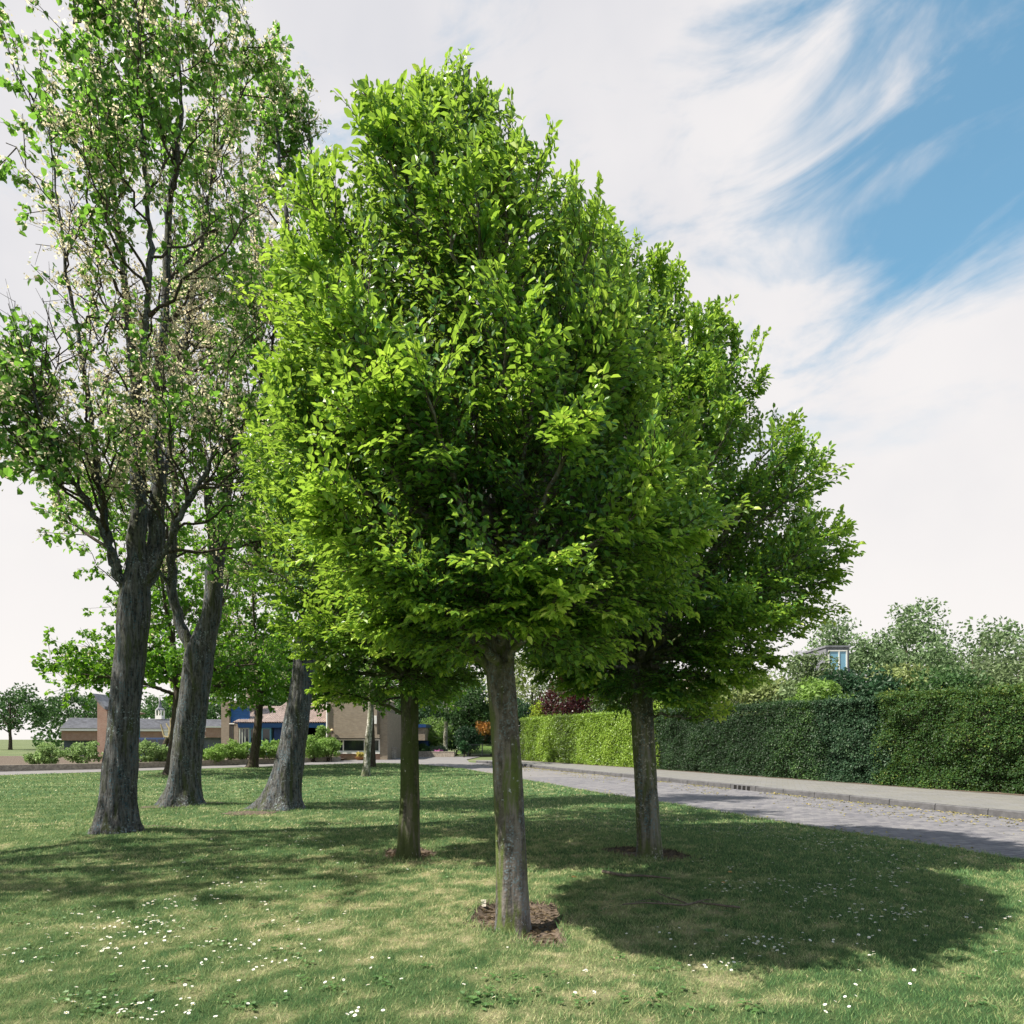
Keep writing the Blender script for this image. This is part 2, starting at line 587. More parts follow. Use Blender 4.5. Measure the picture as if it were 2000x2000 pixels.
PITS = [np.array([(-.37, 4.90), (-.27, 5.42), (.0, 5.50), (.40, 5.38), (.36, 4.30), (.15, 4.28), (-.10, 4.62)]),
        np.array([(1.00, 8.05), (1.45, 8.25), (2.0, 7.98), (2.20, 7.42), (1.85, 7.22), (1.42, 7.38)]),
        np.array([(-1.62, 8.02), (-1.15, 8.15), (-.88, 7.85), (-.90, 7.42), (-1.2, 7.28), (-1.52, 7.42)])]
LIND_POS = [(-5.52, 8.95), (-6.5, 12.7), (-4.4, 12.15)]


def in_poly(x, y, poly):
    x, y = np.asarray(x), np.asarray(y)
    r = np.zeros(x.shape, bool)
    j = len(poly) - 1
    for i in range(len(poly)):
        xi, yi = poly[i]
        xj, yj = poly[j]
        c = ((yi > y) != (yj > y)) & (x < (xj - xi) * (y - yi) / (yj - yi + 1e-12) + xi)
        r ^= c
        j = i
    return r


def lawn_z(x, y):
    p = np.stack([x, y, np.zeros_like(x)], -1).reshape(-1, 3)
    z = 0.025 + 0.035 * (fbm(p * 0.45, 3, 3) - .5) + 0.012 * (vnoise(p * 6, 9) - .5)
    z = z.reshape(np.shape(x))
    for (cx, cy), h, s in ((LIND_POS[0], .10, 1.1), (LIND_POS[1], .08, 1.2), (LIND_POS[2], .08, 1.2)):
        z = z + h * np.exp(-((x - cx) ** 2 + (y - cy) ** 2) / (2 * s * s * .5))
    return z


def dryness(x, y):
    p = np.stack([x, y, np.zeros_like(x)], -1).reshape(-1, 3)
    n = fbm(p * np.array([2.3, 3.2, 1]) + 40, 21, 5, .62).reshape(np.shape(x))
    n2 = fbm(p * 9.0, 5, 3, .65).reshape(np.shape(x))
    d = (n - .5) * 1.25 + (n2 - .5) * 1.6 + .30
    d = d + .26 * np.exp(-((x + .1) ** 2 / 3.2 + (y - 4.7) ** 2 / 2.6))
    d = d + .14 * np.exp(-((x + .6) ** 2 / 4 + (y - 7.0) ** 2 / 2.0))
    d = d - .30 * np.exp(-((x - 3.2) ** 2 / 2.5 + (y - 7.5) ** 2 / 9)) - .12 * smooth01((y - 9) / 6)
    return np.clip(d, 0, 1)


def build_ground():
    # wide ground sheet
    m, t, out = new_mat('distant_ground')
    tc = N(t, 'ShaderNodeTexCoord')
    ns = N(t, 'ShaderNodeTexNoise', i_Scale=0.15, i_Detail=8.0, i_Roughness=0.6)
    L(t, tc.outputs['Object'], ns.inputs['Vector'])
    c = ramp(t, ns.outputs[0], [(.3, (.05, .075, .025)), (.55, (.09, .12, .04)), (.75, (.16, .15, .08))])
    pr = N(t, 'ShaderNodeBsdfPrincipled', i_Roughness=1.0)
    L(t, c, pr.inputs['Base Color'])
    L(t, pr.outputs[0], out.inputs[0])
    R = 3000
    tag(obj('ground', [(-R, -R, -.06), (R, -R, -.06), (R, R, -.06), (-R, R, -.06)], np.array([(0, 1, 2, 3)]), m), kind='structure')

    # lawn sheet
    xs = np.concatenate([np.arange(-60, -9, 1.0), np.arange(-9, 8, .075), np.arange(8, 16, .5)])
    ys = np.concatenate([np.arange(-15, 2.0, .5), np.arange(2, 10.5, .075), np.arange(10.5, 39, .25), [60]])
    X, Y = np.meshgrid(xs, ys)
    Xe = np.interp(Y, LAWN_EDGE[:, 0], LAWN_EDGE[:, 1])
    e = (fbm(np.stack([Y.ravel() * 3, X.ravel() * 0, X.ravel() * 0], 1), 8, 3).reshape(X.shape) - .5) * .16
    X = np.minimum(X, Xe + e)
    Yf = np.interp(X, LAWN_FAR[:, 0], LAWN_FAR[:, 1])
    Y = np.minimum(Y, Yf)
    Z = lawn_z(X, Y)
    inside = np.zeros(X.shape, bool)
    rim = np.zeros(X.shape, bool)
    for p in PITS:
        wob = 0.03
        nx = X + wob * (vnoise(np.stack([X.ravel() * 9, Y.ravel() * 9, X.ravel() * 0], 1), 4).reshape(X.shape) - .5) * 2
        inside |= in_poly(nx, Y, p)
    nr, nc = X.shape
    idx = np.arange(nr * nc).reshape(nr, nc)
    Q = np.stack([idx[:-1, :-1], idx[:-1, 1:], idx[1:, 1:], idx[1:, :-1]], -1).reshape(-1, 4)
    ins = inside.ravel()
    pitq = ins[Q].any(1)
    zp = Z.ravel().copy()
    V = np.stack([X.ravel(), Y.ravel(), zp], 1)
    Vp = V.copy()
    pn = fbm(V * 14, 31, 3)
    Vp[ins, 2] = Z.ravel()[ins] - .060 + (pn[ins] - .5) * .035
    d1 = V[Q[:, 2]] - V[Q[:, 0]]
    d2 = V[Q[:, 3]] - V[Q[:, 1]]
    area = np.abs(d1[:, 0] * d2[:, 1] - d1[:, 1] * d2[:, 0])
    ok = area > 1e-6

    m, t, out = new_mat('lawn_turf')
    tc = N(t, 'ShaderNodeTexCoord')
    at = N(t, 'ShaderNodeAttribute', attribute_name='dry')
    ns = N(t, 'ShaderNodeTexNoise', i_Scale=38.0, i_Detail=8.0, i_Roughness=0.7)
    L(t, tc.outputs['Object'], ns.inputs['Vector'])
    ns2 = N(t, 'ShaderNodeTexNoise', i_Scale=150.0, i_Detail=4.0, i_Roughness=0.7)
    L(t, tc.outputs['Object'], ns2.inputs['Vector'])
    f = Mth(t, 'ADD', at.outputs['Fac'], Mth(t, 'MULTIPLY', Mth(t, 'SUBTRACT', ns.outputs[0], .5), 1.1), clamp=True)
    c = ramp(t, f, [(0.0, (.05, .11, .042)), (.4, (.12, .17, .07)), (.7, (.26, .27, .14)), (1.0, (.42, .37, .23))])
    c = mixc(t, maprange(t, ns2.outputs[0], .35, .65, 0, .55), c, (.035, .05, .018))
    pr = N(t, 'ShaderNodeBsdfPrincipled', i_Roughness=1.0)
    pr.inputs['Specular IOR Level'].default_value = 0.1
    L(t, c, pr.inputs['Base Color'])
    b = N(t, 'ShaderNodeBump', i_Strength=0.9, i_Distance=0.02)
    L(t, ns2.outputs[0], b.inputs['Height'])
    L(t, b.outputs[0], pr.inputs['Normal'])
    L(t, pr.outputs[0], out.inputs[0])

    def compact(Vv, Qq):
        u, inv = np.unique(Qq.ravel(), return_inverse=True)
        return Vv[u], inv.reshape(Qq.shape)

    Vl, Ql = compact(V, Q[ok & ~pitq])
    tag(obj('lawn', Vl, Ql, m, attrs={'dry': dryness(Vl[:, 0], Vl[:, 1])}, smooth=True), kind='structure')
    for k, p in enumerate(PITS):
        cx, cy = p.mean(0)
        near = (np.abs(V[Q[:, 0], 0] - cx) < 1.2) & (np.abs(V[Q[:, 0], 1] - cy) < 1.2)
        Vs, Qs = compact(Vp, Q[ok & pitq & near])
        tag(obj('soil_pit', Vs, Qs, M_SOIL, smooth=True), kind='structure')
    # skirt of turf along the paving
    yy = np.arange(2, 36, .25)
    xx = np.interp(yy, LAWN_EDGE[:, 0], LAWN_EDGE[:, 1]) + .02
    top = np.stack([xx, yy, np.full_like(xx, .025)], 1)
    bot = top + [.015, 0, -.08]
    n = len(yy)
    Qk = np.stack([np.arange(n - 1), np.arange(n - 1) + n, np.arange(n - 1) + n + 1, np.arange(n - 1) + 1], 1)
    tag(obj('lawn_edge', np.vstack([top, bot]), Qk, M_SOIL), kind='structure')


build_ground()


def build_road():
    # bedding sheet of the whole paved area, joints between the clinkers show it
    m, t, out = new_mat('street_clinker_sheet')
    tc = N(t, 'ShaderNodeTexCoord')
    mp = N(t, 'ShaderNodeMapping')
    mp.inputs['Rotation'].default_value = (0, 0, math.radians(21))
    L(t, tc.outputs['Object'], mp.inputs[0])
    br = N(t, 'ShaderNodeTexBrick', i_Scale=1.0)
    br.inputs['Brick Width'].default_value = .21
    br.inputs['Row Height'].default_value = .105
    br.inputs['Mortar Size'].default_value = .006
    br.inputs['Color1'].default_value = (.165, .16, .178, 1)
    br.inputs['Color2'].default_value = (.12, .118, .135, 1)
    br.inputs['Mortar'].default_value = (.17, .15, .11, 1)
    L(t, mp.outputs[0], br.inputs['Vector'])
    ns = N(t, 'ShaderNodeTexNoise', i_Scale=.8, i_Detail=8.0, i_Roughness=.6)
    L(t, tc.outputs['Object'], ns.inputs['Vector'])
    c = mixc(t, maprange(t, ns.outputs[0], .35, .7, 0, .5), br.outputs[0], (.20, .19, .185))
    pr = N(t, 'ShaderNodeBsdfPrincipled', i_Roughness=.85)
    L(t, c, pr.inputs['Base Color'])
    L(t, pr.outputs[0], out.inputs[0])
    outer = [(20, -15), (14.9, -5.0), (12.55, 2)] + [tuple(k) for k in KERB[2:]] + [(-3.2, 45), (-2.6, 52), (-9.5, 53), (-11, 43.5), (-19.2, 31.5), (-32, 20), (-62, -1), (-62, -6)]
    inner = [tuple(p) for p in LAWN_FAR[1:7]] + [(x - .3, y) for y, x in LAWN_EDGE[:-2][::-1]]
    poly = outer + [(x, y - .4) if i < 6 else (x, y) for i, (x, y) in enumerate(inner)]
    V = [(x, y, -.014) for x, y in poly]
    me = bpy.data.meshes.new('road')
    me.from_pydata(V, [], [list(range(len(V)))])
    me.materials.append(m)
    road = add_obj('road', me)
    tag(road, kind='structure')
    # clinkers laid in running bond across the street for the first stretch
    mb_, t, out = new_mat('clinker')
    oi = N(t, 'ShaderNodeAttribute', attribute_name='rnd')
    tc = N(t, 'ShaderNodeTexCoord')
    ns = N(t, 'ShaderNodeTexNoise', i_Scale=2.0, i_Detail=8.0, i_Roughness=.7)
    L(t, tc.outputs['Object'], ns.inputs['Vector'])
    c = ramp(t, oi.outputs['Fac'], [(0, (.088, .088, .105)), (.5, (.125, .122, .14)), (1, (.17, .165, .175))])
    c = mixc(t, maprange(t, ns.outputs[0], .35, .7, 0, .4), c, (.18, .175, .175))
    pr = N(t, 'ShaderNodeBsdfPrincipled', i_Roughness=.8)
    L(t, c, pr.inputs['Base Color'])
    L(t, pr.outputs[0], out.inputs[0])
    d0 = nrm(np.array([-.38, 1.0]))           # street direction
    s0 = np.array([d0[1], -d0[0]])            # to the right
    org = np.array([5.36, 8.41])
    ca = []
    for r in range(-62, 150):                 # rows run across the street
        for q in range(-3, 24):
            a = r * .105
            b = (q + (r % 2) * .5) * .21
            ca.append(org + d0 * a + s0 * b)
    ca = np.array(ca)
    xe = np.interp(ca[:, 1], LAWN_EDGE[:, 0], LAWN_EDGE[:, 1])
    kx = np.interp(ca[:, 1], KERB[:, 1], KERB[:, 0])
    ca = ca[(ca[:, 0] > xe - .05) & (ca[:, 0] < kx - .14)]
    vis = np.abs(ca[:, 0] / np.maximum(ca[:, 1], .1)) < .84
    ca = ca[vis & (ca[:, 1] < 24)]
    order = np.argsort(np.hypot(ca[:, 0], ca[:, 1]) + 100 * (ca[:, 0] / ca[:, 1] > .635))
    hl, hw, h = .101, .0485, .05
    tpl = []
    for z, k in ((-h, 0), (-.004, 0), (0, .006)):
        for sx, sy in ((-1, -1), (1, -1), (1, 1), (-1, 1)):
            tpl.append(((hl - k) * sx, (hw - k) * sy, z))
    tpl = np.array(tpl)
    fq = np.array([(8, 9, 10, 11)] + [(a + i, a + (i + 1) % 4, a + 4 + (i + 1) % 4, a + 4 + i) for a in (0, 4) for i in range(4)])
    protos = [make_mesh('brick', tpl, fq, mb_, attrs={'rnd': np.full(12, (q + .5) / 5)}) for q in range(5)]
    ang = math.atan2(s0[1], s0[0])
    rr = RNG.random((len(ca), 4))
    for i in order[:300]:
        o = bpy.data.objects.new('brick', protos[int(rr[i, 0] * 5)])
        COL.objects.link(o)
        o.parent = road
        o.location = (ca[i][0], ca[i][1], .001 + .004 * (rr[i, 1] - .5))
        o.rotation_euler = ((rr[i, 3] - .5) * .02, (rr[i, 2] - .5) * .02, ang + (rr[i, 2] - .5) * .03)
    rest = order[300:]
    n = len(rest)
    a = ang + (rr[rest, 2] - .5) * .03
    cs, sn = np.cos(a)[:, None], np.sin(a)[:, None]
    X = ca[rest, 0][:, None] + tpl[None, :, 0] * cs - tpl[None, :, 1] * sn
    Y = ca[rest, 1][:, None] + tpl[None, :, 0] * sn + tpl[None, :, 1] * cs
    Z = tpl[None, :, 2] + (.001 + .004 * (rr[rest, 1] - .5))[:, None]
    V = np.stack([X, Y, Z], -1).reshape(-1, 3)
    F = (np.arange(n)[:, None, None] * 12 + fq[None]).reshape(-1, 4)
    tag(obj('brick_paving', V, F, mb_, road, attrs={'rnd': np.repeat(rr[rest, 0], 12)}), kind='stuff')
    # moss and blossom litter caught along the gutter and in the joints
    ml = mat_leaf('litter', [(0, (.16, .16, .05)), (1, (.34, .28, .11))], (.2, .2, .1), .1, .9, .1)
    k = 5200
    yy = RNG.uniform(8, 36, k)
    band = RNG.random(k)
    kx = np.interp(yy, KERB[:, 1], KERB[:, 0])
    lx = np.interp(yy, LAWN_EDGE[:, 0], LAWN_EDGE[:, 1])
    xx = np.where(band < .45, kx - .16 - RNG.exponential(.16, k), np.where(band < .75, lx + RNG.exponential(.22, k), lx + (kx - lx) * (.70 + .09 * RNG.normal(size=k))))
    cl = vnoise(np.stack([xx * 1.2, yy * .7, xx * 0], 1), 77)
    ok = (cl > .42) & (xx > lx) & (xx < kx - .14)
    xx, yy = xx[ok], yy[ok]
    n = len(xx)
    Pb = np.stack([xx, yy, np.full(n, .008)], 1)
    A = np.stack([RNG.normal(size=n), RNG.normal(size=n), RNG.normal(size=n) * .1], 1)
    Nn = np.stack([RNG.normal(size=n) * .25, RNG.normal(size=n) * .25, np.ones(n)], 1)
    Ls = RNG.uniform(.03, .07, n)
    V, F, kk = leaves(LEAF_FAR, Pb, A, Nn, Ls, Ls * .7)
    tag(obj('litter', V, F, ml, attrs={'rnd': np.repeat(RNG.random(n), kk)}), kind='stuff',
        label='dry yellowish blossom litter and moss lying in the street gutter', cat='litter')


build_road()


def resample(poly, step):
    poly = np.asarray(poly, float)
    seg = np.hypot(*np.diff(poly, axis=0).T)
    s = np.concatenate([[0], np.cumsum(seg)])
    n = int(s[-1] / step)
    t = np.arange(n + 1) * step
    return np.stack([np.interp(t, s, poly[:, 0]), np.interp(t, s, poly[:, 1])], 1), s[-1]


def build_pavement():
    m, t, out = new_mat('pavement_slabs')
    tc = N(t, 'ShaderNodeTexCoord')
    mp = N(t, 'ShaderNodeMapping')
    mp.inputs['Rotation'].default_value = (0, 0, math.radians(22.5))
    L(t, tc.outputs['Object'], mp.inputs[0])
    br = N(t, 'ShaderNodeTexBrick', i_Scale=1.0)
    br.inputs['Brick Width'].default_value = .30
    br.inputs['Row Height'].default_value = .30
    br.inputs['Mortar Size'].default_value = .006
    br.inputs['Color1'].default_value = (.17, .168, .17, 1)
    br.inputs['Color2'].default_value = (.14, .14, .142, 1)
    br.inputs['Mortar'].default_value = (.12, .115, .09, 1)
    L(t, mp.outputs[0], br.inputs['Vector'])
    ns = N(t, 'ShaderNodeTexNoise', i_Scale=1.4, i_Detail=9.0, i_Roughness=.65)
    L(t, tc.outputs['Object'], ns.inputs['Vector'])
    c = mixc(t, maprange(t, ns.outputs[0], .35, .7, 0, .6), br.outputs[0], (.16, .155, .135))
    pr = N(t, 'ShaderNodeBsdfPrincipled', i_Roughness=.9)
    L(t, c, pr.inputs['Base Color'])
    b = N(t, 'ShaderNodeBump', i_Strength=.5, i_Distance=.006)
    b.invert = True
    L(t, br.outputs['Fac'], b.inputs['Height'])
    L(t, b.outputs[0], pr.inputs['Normal'])
    L(t, pr.outputs[0], out.inputs[0])
    pts = [(x + .09, y) for x, y in KERB] + [(x + .9, y + .4) for x, y in HEDGE[::-1]]
    me = bpy.data.meshes.new('pavement')
    me.from_pydata([(x, y, .118) for x, y in pts], [], [list(range(len(pts)))])
    me.materials.append(m)
    pav = tag(add_obj('pavement', me), kind='structure')
    # soil strip under the hedge
    a = np.array([(x - .22, y - .05, .123) for x, y in HEDGE])
    b_ = np.array([(x + .9, y + .35, .123) for x, y in HEDGE])
    n = len(a)
    i = np.arange(n - 1)
    tag(obj('soil_strip', np.vstack([a, b_]), np.stack([i, i + n, i + n + 1, i + 1], 1)[:, ::-1], M_SOIL), kind='structure')
    # kerb stones, one by one
    kerb = tag(empty('kerb', (KERB[2][0], KERB[2][1], 0)), kind='structure')
    pts, tot = resample(KERB, 1.0)
    drain_at = G(1419, 1541)[:2]
    for p, q in zip(pts[:-1], pts[1:]):
        if q[1] < 3:
            continue
        d = nrm(q - p)
        s = np.array([d[1], -d[0]])
        j = .007
        zt = .12 + random.uniform(-.004, .006)
        p0, p1 = p + d * j, q - d * j
        name = 'kerb_stone'
        if np.hypot(*((p + q) / 2 - drain_at)) < .5:
            # street gully with three openings cut in the kerb face
            g = obj('kerb_drain', [(*(p0 + s * .02), .0), (*(p1 + s * .02), .0), (*(p1 + s * .13), .0), (*(p0 + s * .13), .0),
                                   (*(p0 + s * .02), zt), (*(p1 + s * .02), zt), (*(p1 + s * .13), zt), (*(p0 + s * .13), zt)],
                    np.array([(0, 1, 5, 4)]), mat_plain('drain_hole', (.012, .012, .012), 1, .1), kerb)
            mb = MB()
            for a0, a1 in ((0, .20), (.32, .38), (.50, .56), (.68, .74), (.86, 1)):
                u0, u1 = p0 + (p1 - p0) * a0, p0 + (p1 - p0) * a1
                mb.hexa([(*(u0 - s * .0), -.05), (*(u1 - s * .0), -.05), (*(u1 + s * .10), -.05), (*(u0 + s * .10), -.05)],
                        [(*(u0 + s * .01), zt - .02), (*(u1 + s * .01), zt - .02), (*(u1 + s * .10), zt - .02), (*(u0 + s * .10), zt - .02)])
            mb.hexa([(*(p0 + s * .008), zt - .019), (*(p1 + s * .008), zt - .019), (*(p1 + s * .12), zt - .019), (*(p0 + s * .12), zt - .019)],
                    [(*(p0 + s * .02), zt + .004), (*(p1 + s * .02), zt + .004), (*(p1 + s * .12), zt + .004), (*(p0 + s * .12), zt + .004)])
            mb.build('grate', M_CONC, g)
            continue
        V = [(*(p0), -.05), (*(p1), -.05), (*(p1 + s * .13), -.05), (*(p0 + s * .13), -.05),
             (*(p0 + s * .008), zt - .02), (*(p1 + s * .008), zt - .02), (*(p1 + s * .13), zt - .02), (*(p0 + s * .13), zt - .02),
             (*(p0 + s * .028), zt), (*(p1 + s * .028), zt), (*(p1 + s * .128), zt), (*(p0 + s * .128), zt)]
        Q = [(8, 9, 10, 11)] + [(a + i, a + (i + 1) % 4, a + 4 + (i + 1) % 4, a + 4 + i) for a in (0, 4) for i in range(4)]
        obj(name, V, np.array(Q), M_CONC, kerb)


build_pavement()


# ------------------------------------------------------------------ grass blades and daisies
def lawn_mask(x, y):
    ok = (x < np.interp(y, LAWN_EDGE[:, 0], LAWN_EDGE[:, 1]) + .03) & (y < np.interp(x, LAWN_FAR[:, 0], LAWN_FAR[:, 1]))
    for p in PITS:
        ok &= ~in_poly(x, y, p)
    for (cx, cy) in LIND_POS:
        ok &= np.hypot(x - cx, y - cy) > .42
    return ok


def build_grass():
    Vs, rn = [], []
    zones = [(3.0, 4.6, 11500, .022, .0036, 1.0), (4.6, 6.5, 7600, .024, .0050, 1.0), (6.5, 9.5, 3000, .028, .0085, 1), (9.5, 15, 750, .032, .017, 1), (15, 38, 110, .04, .04, 1)]
    for y0, y1, dens, hh, ww, _ in zones:
        xm = .83 * y1
        area = 2 * xm * (y1 - y0)
        n = int(dens * area)
        x = RNG.uniform(-xm, xm, n)
        y = RNG.uniform(y0, y1, n)
        ok = (np.abs(x) < .83 * y) & lawn_mask(x, y)
        # tufts: thin out by fine noise
        tn = vnoise(np.stack([x * 16, y * 16, x * 0], 1), 61)
        ok &= RNG.random(n) < (.45 + .9 * tn)
        x, y, tn = x[ok], y[ok], tn[ok]
        n = len(x)
        z = lawn_z(x, y)
        dr = dryness(x, y)
        h = hh * (.55 + .7 * RNG.random(n)) * (.75 + .6 * tn) * (1.1 - .35 * dr)
        th = RNG.uniform(0, 2 * math.pi, n)
        w = ww * (.7 + .6 * RNG.random(n))
        lean = h * (.35 + .9 * RNG.random(n) ** 1.5) * (1 + .8 * dr)
        la = RNG.uniform(0, 2 * math.pi, n)
        b0 = np.stack([x - np.cos(th) * w / 2, y - np.sin(th) * w / 2, z - .004], 1)
        b1 = np.stack([x + np.cos(th) * w / 2, y + np.sin(th) * w / 2, z - .004], 1)
        tp = np.stack([x + np.cos(la) * lean, y + np.sin(la) * lean, z + h], 1)
        Vs.append(np.stack([b0, b1, tp], 1).reshape(-1, 3))
        r = np.clip(.06 + dr * .70 + RNG.normal(size=n) * .27, 0, 1)
        rn.append(np.repeat(r, 3))
    V = np.vstack(Vs)
    F = np.arange(len(V)).reshape(-1, 3)
    m = mat_leaf('grass_blade', [(0.0, (.066, .160, .058)), (.32, (.155, .268, .095)), (.62, (.37, .40, .18)), (1.0, (.64, .57, .35))], (.32, .42, .18), .30, .6, .25)
    tag(obj('grass', V, F, m, attrs={'rnd': np.concatenate(rn)}), 'short mown grass with dry straw coloured patches around the trees', 'grass', kind='stuff')
    # longer ragged tufts round the pits and along the street
    Vs, rn = [], []
    spots = []
    for p in PITS:
        cl = np.vstack([p, p[:1]])
        q, _ = resample(cl, .006)
        q = q + RNG.normal(size=q.shape) * .018
        spots.append(q)
    yy = RNG.uniform(7.5, 30, 4200)
    spots.append(np.stack([np.interp(yy, LAWN_EDGE[:, 0], LAWN_EDGE[:, 1]) + RNG.normal(size=len(yy)) * .04, yy], 1))
    for (cx, cy) in LIND_POS:
        a = RNG.uniform(0, 2 * math.pi, 500)
        r = RNG.uniform(.42, .6, 500)
        spots.append(np.stack([cx + np.cos(a) * r, cy + np.sin(a) * r], 1))
    S = np.vstack(spots)
    n = len(S)
    z = lawn_z(S[:, 0], S[:, 1]) - .01
    h = RNG.uniform(.03, .075, n)
    th = RNG.uniform(0, 2 * math.pi, n)
    w = .004 + .0007 * S[:, 1]
    la = RNG.uniform(0, 2 * math.pi, n)
    b0 = np.stack([S[:, 0] - np.cos(th) * w / 2, S[:, 1] - np.sin(th) * w / 2, z], 1)
    b1 = np.stack([S[:, 0] + np.cos(th) * w / 2, S[:, 1] + np.sin(th) * w / 2, z], 1)
    tp = np.stack([S[:, 0] + np.cos(la) * h * .7, S[:, 1] + np.sin(la) * h * .7, z + h], 1)
    V = np.stack([b0, b1, tp], 1).reshape(-1, 3)
    tag(obj('grass_tufts', V, np.arange(len(V)).reshape(-1, 3), m, attrs={'rnd': np.repeat(RNG.random(n) * .6, 3)}),
        'longer ragged grass fringing the soil pits and the lawn edge', 'grass', kind='stuff')


build_grass()


def build_daisies():
    mp_ = mat_plain('daisy_petal', (.80, .80, .80), .6, .04)
    my = mat_plain('daisy_centre', (.55, .38, .03), .8, .1)
    ms = mat_plain('daisy_stem', (.07, .14, .03), .8, .1)

    def daisy_arr(npet=9):
        V, T, mi = [], [], []
        for k in range(npet):
            a = k / npet * 2 * math.pi
            da = .30
            V += [(0.15 * math.cos(a), .15 * math.sin(a), .0), (math.cos(a - da) * .8, math.sin(a - da) * .8, .12), (math.cos(a) * 1.0, math.sin(a) * 1.0, .10), (math.cos(a + da) * .8, math.sin(a + da) * .8, .12)]
            b = 4 * k
            T += [(b, b + 1, b + 2), (b, b + 2, b + 3)]
            mi += [0, 0]
        c = len(V)
        V += [(0, 0, .22)] + [(.34 * math.cos(k * math.pi / 3), .34 * math.sin(k * math.pi / 3), .06) for k in range(6)]
        T += [(c, c + 1 + k, c + 1 + (k + 1) % 6) for k in range(6)]
        mi += [1] * 6
        s = len(V)
        V += [(.06, 0, 0), (-.03, .05, 0), (-.03, -.05, 0), (.06, 0, -3.0), (-.03, .05, -3.0), (-.03, -.05, -3.0)]
        for k in range(3):
            k2 = (k + 1) % 3
            T += [(s + k, s + k2, s + 3 + k2), (s + k, s + 3 + k2, s + 3 + k)]
            mi += [2, 2]
        return np.array(V, float), np.array(T), np.array(mi)

    def daisy_label(px, py):
        for lim, a in ((1600, 'far back on the lawn'), (1680, 'level with the side tree feet'), (1740, 'slightly nearer than the side trees'), (1800, 'beside the middle soil pit level'),
                       (1860, 'just nearer than the middle trunk foot'), (1920, 'in the near grass'), (9999, 'at the bottom edge')):
            if py < lim:
                break
        for lim, b in ((280, 'at the left border'), (400, 'under the edge linden'), (520, 'below the forked linden'), (680, 'below the leaning linden'), (880, 'below the left hornbeam'), (1060, 'straight below the middle trunk'),
                       (1200, 'just right of the middle trunk'), (1340, 'below the right hornbeam trunk'), (1480, 'below the kerb drain'), (1620, 'in the right shade'), (1740, 'near the street corner'), (9999, 'at the right border')):
            if px < lim:
                break
        return 'small white daisy ' + a + ', ' + b

    # clusters: px, py, spread px, spread py, count, label
    bl = 'white daisy in the sunlit grass at the lower left of the lawn'
    bb = 'white daisy in the dry grass in front of the middle tree'
    br = 'white daisy in the shaded grass to the right of the three trees'
    bt = 'white daisy in the grass close to the street edge'
    bm = 'white daisy in the tree shade behind the left hornbeam'
    bf = 'white daisy in the sunny far lawn between the big trunks'
    cl = [(240, 1812, 35, 14, 26, bl), (300, 1805, 28, 8, 18, bl), (370, 1770, 45, 12, 26, bl), (400, 1705, 40, 8, 14, bl), (440, 1735, 35, 6, 14, bl),
          (310, 1835, 35, 8, 12, bl), (230, 1858, 30, 8, 10, bl), (460, 1860, 40, 10, 16, bl), (250, 1972, 35, 10, 12, bl), (375, 1975, 22, 14, 8, bl),
          (560, 1800, 45, 8, 14, bl), (500, 1880, 60, 15, 14, bl), (300, 1905, 60, 10, 8, bl), (520, 1745, 35, 12, 10, bl), (290, 1995, 20, 8, 4, bl),
          (610, 1925, 60, 30, 8, bl), (690, 1995, 10, 6, 3, bl), (640, 1690, 60, 15, 12, bm), (600, 1635, 40, 14, 30, bm), (380, 1665, 60, 16, 16, bm),
          (960, 1900, 120, 30, 8, bb), (1143, 1908, 4, 2, 2, bb), (1140, 1948, 12, 8, 2, bb), (1380, 1735, 22, 6, 12, br), (1460, 1735, 25, 8, 14, br),
          (1600, 1738, 60, 8, 36, br), (1740, 1718, 18, 10, 16, br), (1585, 1770, 20, 12, 12, br), (1700, 1790, 40, 10, 20, br), (1770, 1795, 20, 10, 14, br),
          (1480, 1845, 20, 6, 9, br), (1510, 1865, 14, 5, 9, br), (1410, 1900, 20, 6, 9, br), (1545, 1850, 25, 8, 7, br), (1700, 1840, 60, 12, 8, br),
          (1760, 1900, 40, 20, 6, br), (1660, 1965, 30, 16, 5, br), (1300, 1830, 60, 20, 8, br), (1340, 1875, 60, 10, 5, br),
          (1480, 1622, 14, 6, 16, bt), (1415, 1628, 30, 6, 26, bt), (1560, 1638, 40, 8, 60, bt), (1640, 1655, 35, 8, 50, bt), (1710, 1662, 30, 6, 22, bt),
          (1760, 1680, 25, 8, 22, bt), (1340, 1610, 50, 10, 30, bt), (1240, 1600, 60, 12, 26, bt), (1120, 1580, 60, 12, 26, bt), (1180, 1640, 70, 14, 16, bt),
          (840, 1533, 22, 5, 36, bf), (860, 1540, 40, 10, 30, bf), (1040, 1548, 60, 10, 40, bt), (330, 1518, 60, 6, 50, bf), (440, 1525, 50, 6, 70, bf),
          (520, 1545, 60, 7, 50, bf), (620, 1520, 50, 5, 50, bf), (680, 1535, 40, 8, 30, bf), (300, 1548, 40, 10, 26, bf), (760, 1600, 60, 16, 22, bm),
          (900, 1610, 60, 16, 22, bm), (1650, 1700, 90, 12, 20, br), (1400, 1690, 60, 14, 10, br), (100, 1850, 60, 60, 26, bl), (1880, 1760, 60, 40, 40, br)]
    P0, lab = [], []
    for px, py, sx, sy, n, lb in cl:
        for _ in range(int(n * 1.7)):
            g = G(random.gauss(px, sx * 1.25), max(1495, random.gauss(py, sy * 1.25)), .03)
            if lawn_mask(np.array([g[0]]), np.array([g[1]]))[0]:
                P0.append(g[:2])
                lab.append(daisy_label(g[0] / g[1] * F_PX + 1000, HOR + EYE / g[1] * F_PX))
    P0 = np.array(P0)
    x, y = P0[:, 0], P0[:, 1]
